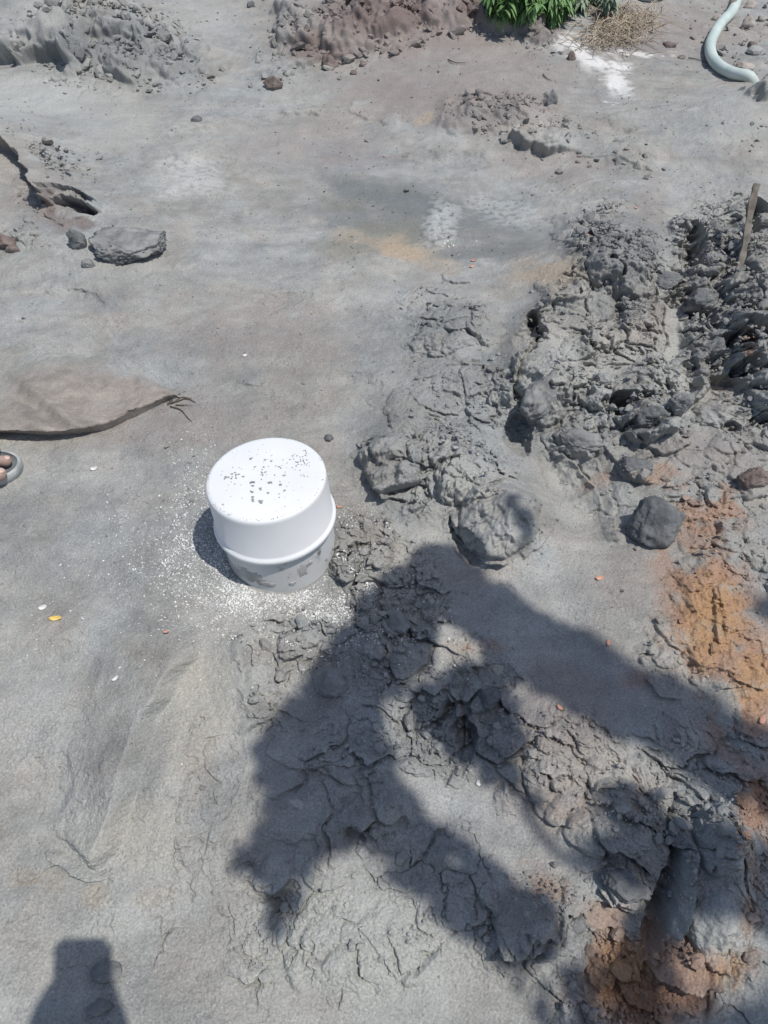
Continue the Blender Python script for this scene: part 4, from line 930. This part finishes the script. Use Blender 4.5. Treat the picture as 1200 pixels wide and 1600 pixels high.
def person(name, label, head, neck, chest, hip, shL, elL, wrL, shR, elR, wrR, knL, anL, toL, knR, anR, toR, hl, hr, face, solid=None):
    a = lambda p: np.array(p, float)
    pel = a(hip); ch = []
    top = a(head); hx = a(face)/np.linalg.norm(face)
    ch.append([('pelvis', pel, (.15, .105)), ('waist', (pel*.5+a(chest)*.5), (.135, .095)), ('chest', a(chest), (.165, .11)), ('neckb', a(neck), (.06, .055)), ('headb', top+np.array([0, 0, -.07])+hx*.005, (.058, .062)), ('head', top, (.074, .088)), ('crown', top+np.array([0, 0, .075]), (.058, .07))])
    ch.append([('headb', 0, 0), (None, top+hx*.075+np.array([0, 0, -.075]), .022)])
    ch.append([('head', 0, 0), (None, top+hx*.095+np.array([0, 0, -.015]), .013)])
    for s, sh, el, wr in (('L', shL, elL, wrL), ('R', shR, elR, wrR)):
        ch.append([('chest', 0, 0), ('sh'+s, a(sh), .052), (None, (a(sh)+a(el))/2, .046), ('el'+s, a(el), .038), (None, a(el)*.6+a(wr)*.4, .036), ('wr'+s, a(wr), .022)])
    for s, kn, an, to in (('L', knL, anL, toL), ('R', knR, anR, toR)):
        hp_ = pel+(a(kn)-pel)*.12; hp_[0:2] = pel[0:2]*.45+a(kn)[0:2]*.55; hp_[2] = pel[2]-.08
        ch.append([('pelvis', 0, 0), ('hip'+s, hp_, .088), (None, (hp_+a(kn))/2, .07), ('kn'+s, a(kn), .053), (None, a(kn)*.65+a(an)*.35, .05), ('an'+s, a(an), .033)])
        f = a(to)-a(an); f[2] = 0; L = np.linalg.norm(f); f /= L; sd_ = np.array([-f[1], f[0], 0]); base = a(an)+np.array([0, 0, -.045])
        ch.append([('an'+s, 0, 0), (None, base-f*.045+np.array([0, 0, -.005]), .03)])
        ball = a(an)*1.0; ball = a(an)+f*(L-.055); ball[2] = a(to)[2]+.010
        ch.append([('an'+s, 0, 0), ('mid'+s, (a(an)+ball)/2+np.array([0, 0, .002]), .034), ('ball'+s, ball, (.030, .02))])
        inn = -1 if s == 'L' else 1              # big toe on the inner side
        for k, (off, ln, r) in enumerate([] if solid else [(.026, .050, .0215), (-.006, .062, .0165), (-.026, .052, .0135), (-.041, .042, .012), (-.053, .030, .010)]):
            t0 = ball+sd_*off*inn*.85+f*.006; t1 = ball+sd_*off*inn+f*ln
            ch.append([('ball'+s, 0, 0), (None, t0+np.array([0, 0, .002]), r*1.05), (None, (t0+t1)/2+np.array([0, 0, .004]), r), (None, t1+np.array([0, 0, -.001]), r*.92)])
    ch += hand(1, wrL, hl[0], hl[1], 'wrL'); ch += hand(-1, wrR, hr[0], hr[1], 'wrR')
    # expand shared references to full tuples
    seen = {}; out = []
    for c in ch:
        l = []
        for (k, p, r) in c:
            if k and k in seen: l.append(seen[k])
            else:
                if k: seen[k] = (k, p, r)
                l.append((k, p, r))
        out.append(l)
    body = skin_mesh(name, out, MSKIN); tag(body, label, 'person')
    if solid:
        me = body.data; vs = [w2.co[:] for w2 in me.vertices]; fs = [tuple(q.vertices) for q in me.polygons]
        v3, f3 = merge([(vs, fs)]+solid); body.data = bpy.data.meshes.new('person'); body.data.from_pydata([tuple(map(float, q)) for q in v3], [], f3); body.data.update()
        rm = body.modifiers.new('remesh', 'REMESH'); rm.mode = 'VOXEL'; rm.voxel_size = .0032; rm.use_smooth_shade = True
        sm_ = body.modifiers.new('smooth', 'SMOOTH'); sm_.iterations = 5; sm_.factor = .5
        dg = bpy.context.evaluated_depsgraph_get(); nm = bpy.data.meshes.new_from_object(body.evaluated_get(dg)); body.modifiers.clear(); body.data = nm
        nm.materials.clear(); nm.materials.append(MSKIN); nm.polygons.foreach_set('use_smooth', [True]*len(nm.polygons))
    # clothes
    shirt = [[('pelvis', seen['pelvis'][1]+np.array([0, 0, -.03]), (.165, .12)), ('waist', seen['waist'][1], (.15, .11)), ('chest', seen['chest'][1], (.182, .126)), ('nk', a(neck)+np.array([0, 0, -.02]), (.075, .07))]]
    for s in 'LR':
        p1 = a(shL if s == 'L' else shR); p2 = a(elL if s == 'L' else elR)
        shirt.append([('chest', seen['chest'][1], (.182, .126)), (None, p1, .066), (None, p1*.25+p2*.75, .056)])
    skin_mesh('shirt', shirt, MCLOTH2, body)
    tr = []
    for s in 'LR':
        kn = a(knL if s == 'L' else knR); an = a(anL if s == 'L' else anR)
        tr.append([('pelvis', pel+np.array([0, 0, -.01]), (.165, .118)), (None, seen['hip'+s][1], .102), (None, (seen['hip'+s][1]+kn)/2, .085), (None, kn, .07), (None, kn*.45+an*.55, .064), (None, kn*.15+an*.85, .060)])
    skin_mesh('trousers', tr, MCLOTH, body)
    hb = bmesh.new(); bmesh.ops.create_icosphere(hb, subdivisions=4, radius=1)
    for w2 in hb.verts:
        p = w2.co; k = 1+.04*mnoise.noise(p*6); w2.co = Vector((p.x*.083*k, p.y*.083*k, p.z*.085*k))
    dl = [w2 for w2 in hb.verts if (w2.co.x*hx[0]+w2.co.y*hx[1]) > .035 and w2.co.z < .045 or w2.co.z < -.05]; bmesh.ops.delete(hb, geom=dl, context='VERTS')
    me = bpy.data.meshes.new('hair'); hb.to_mesh(me); hb.free(); me.materials.append(MHAIR); me.polygons.foreach_set('use_smooth', [True]*len(me.polygons))
    ho = bpy.data.objects.new('hair', me); COL.objects.link(ho); ho.parent = body; ho.location = tuple(top+np.array([0, 0, .05])-hx*.012)
    ev = []
    lat = np.cross(hx, [0, 0, 1]); 
    for s in (1, -1):
        bm = bmesh.new(); bmesh.ops.create_uvsphere(bm, u_segments=12, v_segments=8, radius=.011); bmesh.ops.translate(bm, verts=bm.verts, vec=Vector(top+hx*.078+lat*s*.03+np.array([0, 0, .012])))
        me = bpy.data.meshes.new('eye'); bm.to_mesh(me); bm.free(); me.materials.append(MSHAV); e = bpy.data.objects.new('eye', me); COL.objects.link(e); e.parent = body
        bm = bmesh.new(); bmesh.ops.create_icosphere(bm, subdivisions=2, radius=1); bmesh.ops.scale(bm, verts=bm.verts, vec=Vector((.02, .02, .032))); bmesh.ops.translate(bm, verts=bm.verts, vec=Vector(top+lat*s*.082))
        me = bpy.data.meshes.new('ear'); bm.to_mesh(me); bm.free(); me.materials.append(MSKIN); e = bpy.data.objects.new('ear', me); COL.objects.link(e); e.parent = body
    return body
def sandal(parent, to, f, side, name='sandal'):
    """to: tip position on the ground; f: forward unit vector"""
    f = np.array(f, float); f[2] = 0; f /= np.linalg.norm(f); sd_ = np.array([-f[1], f[0], 0]); to = np.array(to, float); L = .285
    def hwid(t): return .058*(1-abs((t-.36)/.66)**2.6)**.5*(1-.14*math.exp(-((t-.62)/.16)**2)) if t < .99 else .012
    n = 40; ring = []
    for k in range(n+1):
        t = .5-.5*math.cos(math.pi*k/n); ring.append((t, max(.004, .058*max(0, 1-abs((t-.37)/(.37 if t < .37 else .63))**(2.3 if t < .37 else 3.4))**(1/2.3)*(1-.13*math.exp(-((t-.62)/.15)**2)))))
    out = [(t, h) for t, h in ring]+[(t, -h) for t, h in ring[::-1][1:-1]]
    m = len(out); V2_ = []; F2_ = []
    prof = [(.98, 0), (1.03, .006), (1.04, .016), (1.03, .026), (.98, .031), (.90, .029), (.86, .021), (.5, .019), (0.02, .019)]
    for (sc, z) in prof:
        for (t, h) in out:
            tt = .5+(t-.5)*(1-(1-sc)*.42); V2_.append(to-f*L*tt+sd_*h*sc+np.array([0, 0, z]))
    for q in range(len(prof)-1):
        for s in range(m): F2_.append((q*m+s, q*m+(s+1) % m, (q+1)*m+(s+1) % m, (q+1)*m+s))
    o = link(name, V2_[:6*m], [f_ for f_ in F2_ if max(f_) < 6*m], MRUB, parent)
    link('footbed', V2_[5*m:], [tuple(i-5*m for i in f_) for f_ in F2_ if min(f_) >= 5*m], MRUBD, o)
    st = []
    for (t, w_) in ((.52, .02), (.60, .02)):
        arc = []
        for k in range(13):
            q = math.pi*k/12; arc.append(to-f*L*t+sd_*.056*math.cos(q)+np.array([0, 0, .02+.058*math.sin(q)]))
        st.append(tube(arc, .008, 8))
    link('strap', *merge(st), MRUB, o)
    return o
# the bystander whose toes show at the left edge
tip = on_ground(35, 735); fw = np.array([1.0, .05, 0]); fw /= np.linalg.norm(fw); sdv = np.array([-fw[1], fw[0], 0])
gz0 = tip[2]+.022
TOES = [(11, 741, .0180), (19, 720, .0150), (1, 703, .0125), (-14, 692, .0115), (-30, 684, .0105)]
def toe_chains(shift):
    r_ = []
    for (u, v, r) in TOES:
        t = P(u, v, gz0+r*.9)-fw*r*.9+shift
        pts = [t+fw*r*.80+[0, 0, -.001], t+fw*r*.5, t, t-fw*.020, t-fw*.034+[0, 0, .002], t-fw*.060+[0, 0, .006], t-fw*.13+[0, 0, .020]]
        r_.append(tube(pts, [r*.35, r*.82, r*1.02, r*.90, r*.88, r*1.15, r*1.7], 16))
    return r_
tb1 = P(8, 735, gz0+.016)
toL = np.array([tb1[0], tb1[1]+.022, gz0+.008]); anL = toL-fw*.20+np.array([0, 0, .075])
toR = toL-fw*.38-sdv*.30; toR[2] = ground_z(toR[0], toR[1])+.030; anR = toR-fw*.20+np.array([0, 0, .075])
SOLID = toe_chains(np.zeros(3))
for (vv_, ff_) in toe_chains(toR-toL): SOLID.append(([np.array([q[0], 2*toR[1]-q[1], q[2]]) for q in vv_], [f_[::-1] for f_ in ff_]))
hipc = (anL+anR)/2-fw*.02; hipc[2] = tip[2]+.93
ch_ = hipc+fw*-.02+np.array([0, 0, .40]); nk = ch_+np.array([0, 0, .16]); hd = nk+np.array([0, 0, .16])+fw*.02
by = person('person', 'person in dark trousers beyond the left edge, only muddy sandalled toes showing', hd, nk, ch_, hipc,
    ch_+sdv*.19+np.array([0, 0, .06]), ch_+sdv*.24+np.array([0, 0, -.22]), ch_+sdv*.24-fw*.0+np.array([0, 0, -.47])+fw*.03,
    ch_-sdv*.19+np.array([0, 0, .06]), ch_-sdv*.24+np.array([0, 0, -.22]), ch_-sdv*.24+np.array([0, 0, -.47])+fw*.03,
    (anL+hipc)/2+fw*.03+sdv*.02, anL, toL, (anR+hipc)/2+fw*.04-sdv*.02, anR, toR, ((0.1, 0, -1), (0, -1, 0)), ((.1, 0, -1), (0, 1, 0)), fw, solid=SOLID)
sandal(by, tip+np.array([0, 0, -.004]), fw, 1)
t2 = toR+fw*.018; t2[2] = ground_z(t2[0], t2[1])-.004; sandal(by, t2, fw, -1)
for k, (u, v, r) in enumerate(TOES[:4]):
    c = P(u, v, gz0+r*.9)-fw*r*.55; c[2] += r*.80
    bm = bmesh.new(); bmesh.ops.create_uvsphere(bm, u_segments=12, v_segments=8, radius=1); r_ = r*.58
    for w2 in bm.verts: w2.co = Vector((w2.co.x*r_*.9, w2.co.y*r_*.85, w2.co.z*.0028))
    me = bpy.data.meshes.new('toenail'); bm.to_mesh(me); bm.free(); me.materials.append(MNAIL); me.polygons.foreach_set('use_smooth', [True]*len(me.polygons))
    o = bpy.data.objects.new('toenail', me); COL.objects.link(o); o.parent = by; o.location = tuple(c); o.rotation_euler = (0, .45, 0)
# the photographer behind the lens: the phone's shadow falls at the lower left
lens = np.array([0, 0, CH]); pc = lens-UPV*.060-FWD*.010
bm = bmesh.new(); bmesh.ops.create_cube(bm, size=1)
for w2 in bm.verts: w2.co = Vector((w2.co.x*.094, w2.co.y*.170, w2.co.z*.009))
me = bpy.data.meshes.new('phone'); bmesh.ops.bevel(bm, geom=[e_ for e_ in bm.edges if abs(e_.verts[0].co.z-e_.verts[1].co.z) > .005], offset=.010, segments=5, affect='EDGES'); bm.to_mesh(me); bm.free(); me.materials.append(MPHONE)
ph = bpy.data.objects.new('phone', me); COL.objects.link(ph); ph.location = tuple(pc); ph.rotation_euler = (math.pi/2-PITCH, 0, 0)
tag(ph, 'black phone held up in both hands by the photographer', 'phone')
V_, F_ = lathe([(.0001, 0), (.006, 0), (.007, -.001), (.007, -.003)], 24); lr = link('lens_ring', V_, F_, MGLASS, ph); lr.location = (0, .060, -.004)
link('screen', [(-.036, -.078, .0052), (.036, -.078, .0052), (.036, .078, .0052), (-.036, .078, .0052)], [(0, 1, 2, 3)], MGLASS, ph, smooth=False)
bc = np.array([0, -.36, 0])
gz = ground_z(0, -.36)
wl = pc-UPV*.072+np.array([-.068, 0, 0])-FWD*.03; wr_ = pc-UPV*.072+np.array([.068, 0, 0])-FWD*.03
pg = person('person', 'photographer standing behind the camera holding a phone in both hands', bc+[0, .10, 1.62], bc+[0, .04, 1.48], bc+[0, 0, 1.32], bc+[0, 0, .94],
    bc+[-.19, .01, 1.37], bc+[-.24, .10, 1.13], wl, bc+[.19, .01, 1.37], bc+[.24, .10, 1.13], wr_,
    bc+[-.11, .02, .50], bc+[-.12, -.03, gz+.085], bc+[-.13, .17, gz+.012], bc+[.11, .02, .50], bc+[.12, -.03, gz+.085], bc+[.13, .17, gz+.012],
    (UPV*.9+np.array([.25, 0, 0]), np.array([1, 0, 0])), (UPV*.9-np.array([.25, 0, 0]), np.array([-1, 0, 0])), np.array([0, .85, -.5]))

# ------------------------------------------------------------------ unseen tree added to cast the lower right shadow
def inpoly(x, y, Pg):
    c = False; n = len(Pg); j = n-1
    for i in range(n):
        xi, yi = Pg[i]; xj, yj = Pg[j]
        if (yi > y) != (yj > y) and x < (xj-xi)*(y-yi)/(yj-yi)+xi: c = not c
        j = i
    return c
SHADE = [  # shadow outlines that the added leaves are laid out to cast
 ([(650,862),(690,848),(735,858),(765,905),(830,945),(900,980),(1000,1040),(1100,1085),(1230,1150),(1300,1210),(1300,1330),(1210,1290),(1120,1240),(1050,1195),(950,1150),(880,1110),(800,1060),(745,998),(700,965),(680,990),(680,1030),(630,1075),(590,1100),(598,1165),(635,1245),(685,1285),(745,1325),(815,1380),(875,1430),(890,1455),(850,1505),(800,1515),(740,1480),(680,1440),(640,1380),(605,1345),(560,1322),(500,1335),(475,1345),(470,1400),(455,1455),(432,1475),(415,1445),(425,1395),(405,1375),(385,1385),(350,1375),(375,1320),(405,1260),(395,1180),(440,1110),(490,1045),(550,960),(600,900)], 1.0),
 ([(700,1045),(740,1030),(800,1050),(820,1100),(805,1160),(815,1200),(850,1270),(900,1330),(930,1350),(940,1300),(930,1230),(980,1220),(1050,1260),(1130,1290),(1300,1330),(1300,1500),(1180,1480),(1150,1430),(1070,1420),(1040,1470),(1010,1405),(955,1378),(890,1325),(820,1272),(750,1225),(700,1180),(655,1140),(640,1100),(670,1060)], .8),
 ([(435,1380),(465,1380),(470,1420),(450,1460),(430,1475),(415,1450)], .8),
 ([(905,1480),(960,1500),(1060,1540),(1200,1560),(1300,1540),(1300,1660),(900,1660),(850,1560)], .42),
 ([(1000,1400),(1080,1440),(1050,1560),(960,1540)], .6),
 ([(800,1520),(900,1500),(960,1660),(840,1660)], .35),
 ([(1165,935),(1230,920),(1240,985),(1180,965)], .45),
 ([(765,790),(800,770),(835,805),(830,850),(790,860)], .30)]
tree = empty('shade_caster_tree', (3.6, -1.5, float(ground_z(3.6, -1.5)))); tag(tree, 'unseen broadleaf tree added outside the right edge to cast the lower right shadow', 'tree')
tb = np.array(tree.location[:])
SH_XY = SUN[:2]/SUN[2]
def lift(p, h): return np.array([p[0]+SH_XY[0]*(h-p[2]), p[1]+SH_XY[1]*(h-p[2]), h])
rng2 = np.random.RandomState(77); leaves = []
for si, (pg_, dens_) in enumerate(SHADE):
    wp = [on_ground(min(u, 1255), v) if u <= 1255 else P(u, v, 0) for u, v in pg_]; xs_ = [p[0] for p in wp]; ys_ = [p[1] for p in wp]; wp2 = [(p[0], p[1]) for p in wp]
    x0, x1, y0, y1 = min(xs_), max(xs_), min(ys_), max(ys_); gzm = float(np.mean([p[2] for p in wp]))
    hb_ = 2.6 if si in (0, 2) else 2.9 if si == 7 else 2.5
    area = (x1-x0)*(y1-y0); n = int(area*4200*dens_**1.5)
    for _ in range(n):
        x = rng2.uniform(x0, x1); y = rng2.uniform(y0, y1)
        jx = .016*float(fbm(np.array(x*9.), np.array(y*9.), 800, 3)); jy = .016*float(fbm(np.array(x*9.), np.array(y*9.), 810, 3))
        if not inpoly(x+jx, y+jy, wp2): continue
        L = .035+.045*rng2.rand(); q = rng2.rand()*6.283; dx, dy = math.cos(q), math.sin(q); ok = False
        for _t in range(5):
            q = rng2.rand()*6.283; dx, dy = math.cos(q), math.sin(q)
            if inpoly(x+jx+dx*L*.8, y+jy+dy*L*.8, wp2): ok = True; break
            L *= .75
        if not ok: continue
        h = hb_+rng2.rand()*.45+1.3*float(sstep(.15, .9, x)); p = lift((x, y, gzm), h); leaves.append(leafblade(p, (dx, dy, .12*rng2.randn()), L, L*.30, .12, rng2))
print('leaves', len(leaves))
def G(u, v, h): return lift(on_ground(u, v) if u < 1250 else P(u, v, 0), h)
limb1 = [tb+[0, 0, 2.6], (tb+[0, 0, 3.0])*.45+G(1280, 1260, 3.6)*.55+[0, 0, .1], G(1280, 1260, 3.7), G(1060, 1140, 3.4), G(860, 1030, 2.8), G(720, 930, 2.75), G(690, 880, 2.75)]
limb2 = [G(720, 930, 2.75), G(620, 980, 2.75), G(530, 1090, 2.75), G(470, 1220, 2.75), G(420, 1320, 2.75)]
limb3 = [G(530, 1090, 2.75), G(570, 1230, 2.4), G(680, 1340, 2.4), G(820, 1440, 2.45)]
limb4 = [G(1280, 1260, 3.7), G(1240, 1380, 3.7), G(1060, 1330, 3.5), G(900, 1350, 3.0), G(760, 1180, 2.6)]
limb5 = [G(1240, 1380, 3.7), G(1150, 1600, 3.6), G(1000, 1560, 3.3)]
trk = catmull([tb+[.0, 0, -.1], tb+[.04, .03, 1.0], tb+[-.02, .0, 2.2], tb+[.05, -.05, 3.2], tb+[.0, 0, 4.2]], 8)
link('trunk', *tube(trk, [.16*(1-.65*i/len(trk))+(.05 if i < 2 else 0) for i in range(len(trk))], 18), MBARK, tree).matrix_parent_inverse = Matrix.Translation(-Vector(tb))
for l_, r0, r1 in ((limb1, .05, .012), (limb2, .018, .006), (limb3, .014, .006), (limb4, .022, .006), (limb5, .014, .006)):
    pp = catmull(l_, 8); link('limb', *tube(pp, [r0+(r1-r0)*i/len(pp) for i in range(len(pp))], 10), MBARK, tree).matrix_parent_inverse = Matrix.Translation(-Vector(tb))
for _ in range(5200):                                    # crown round the trunk top
    a = rng2.rand()*6.283; b = math.acos(rng2.uniform(-.6, 1)); rr_ = 1.25*(.35+.65*rng2.rand()**.4)*(1+.25*mnoise.noise(Vector((math.cos(a)*2, math.sin(a)*2, b*2))))
    p = tb+np.array([math.cos(a)*math.sin(b)*rr_*1.1, math.sin(a)*math.sin(b)*rr_*1.1, 3.9+math.cos(b)*rr_]); q = rng2.rand()*6.28
    leaves.append(leafblade(p, (math.cos(q), math.sin(q), .3*rng2.randn()), .10, .03, .3, rng2))
lo_ = link('crown', *merge(leaves), MLEAF, tree); lo_.matrix_parent_inverse = Matrix.Translation(-Vector(tb))
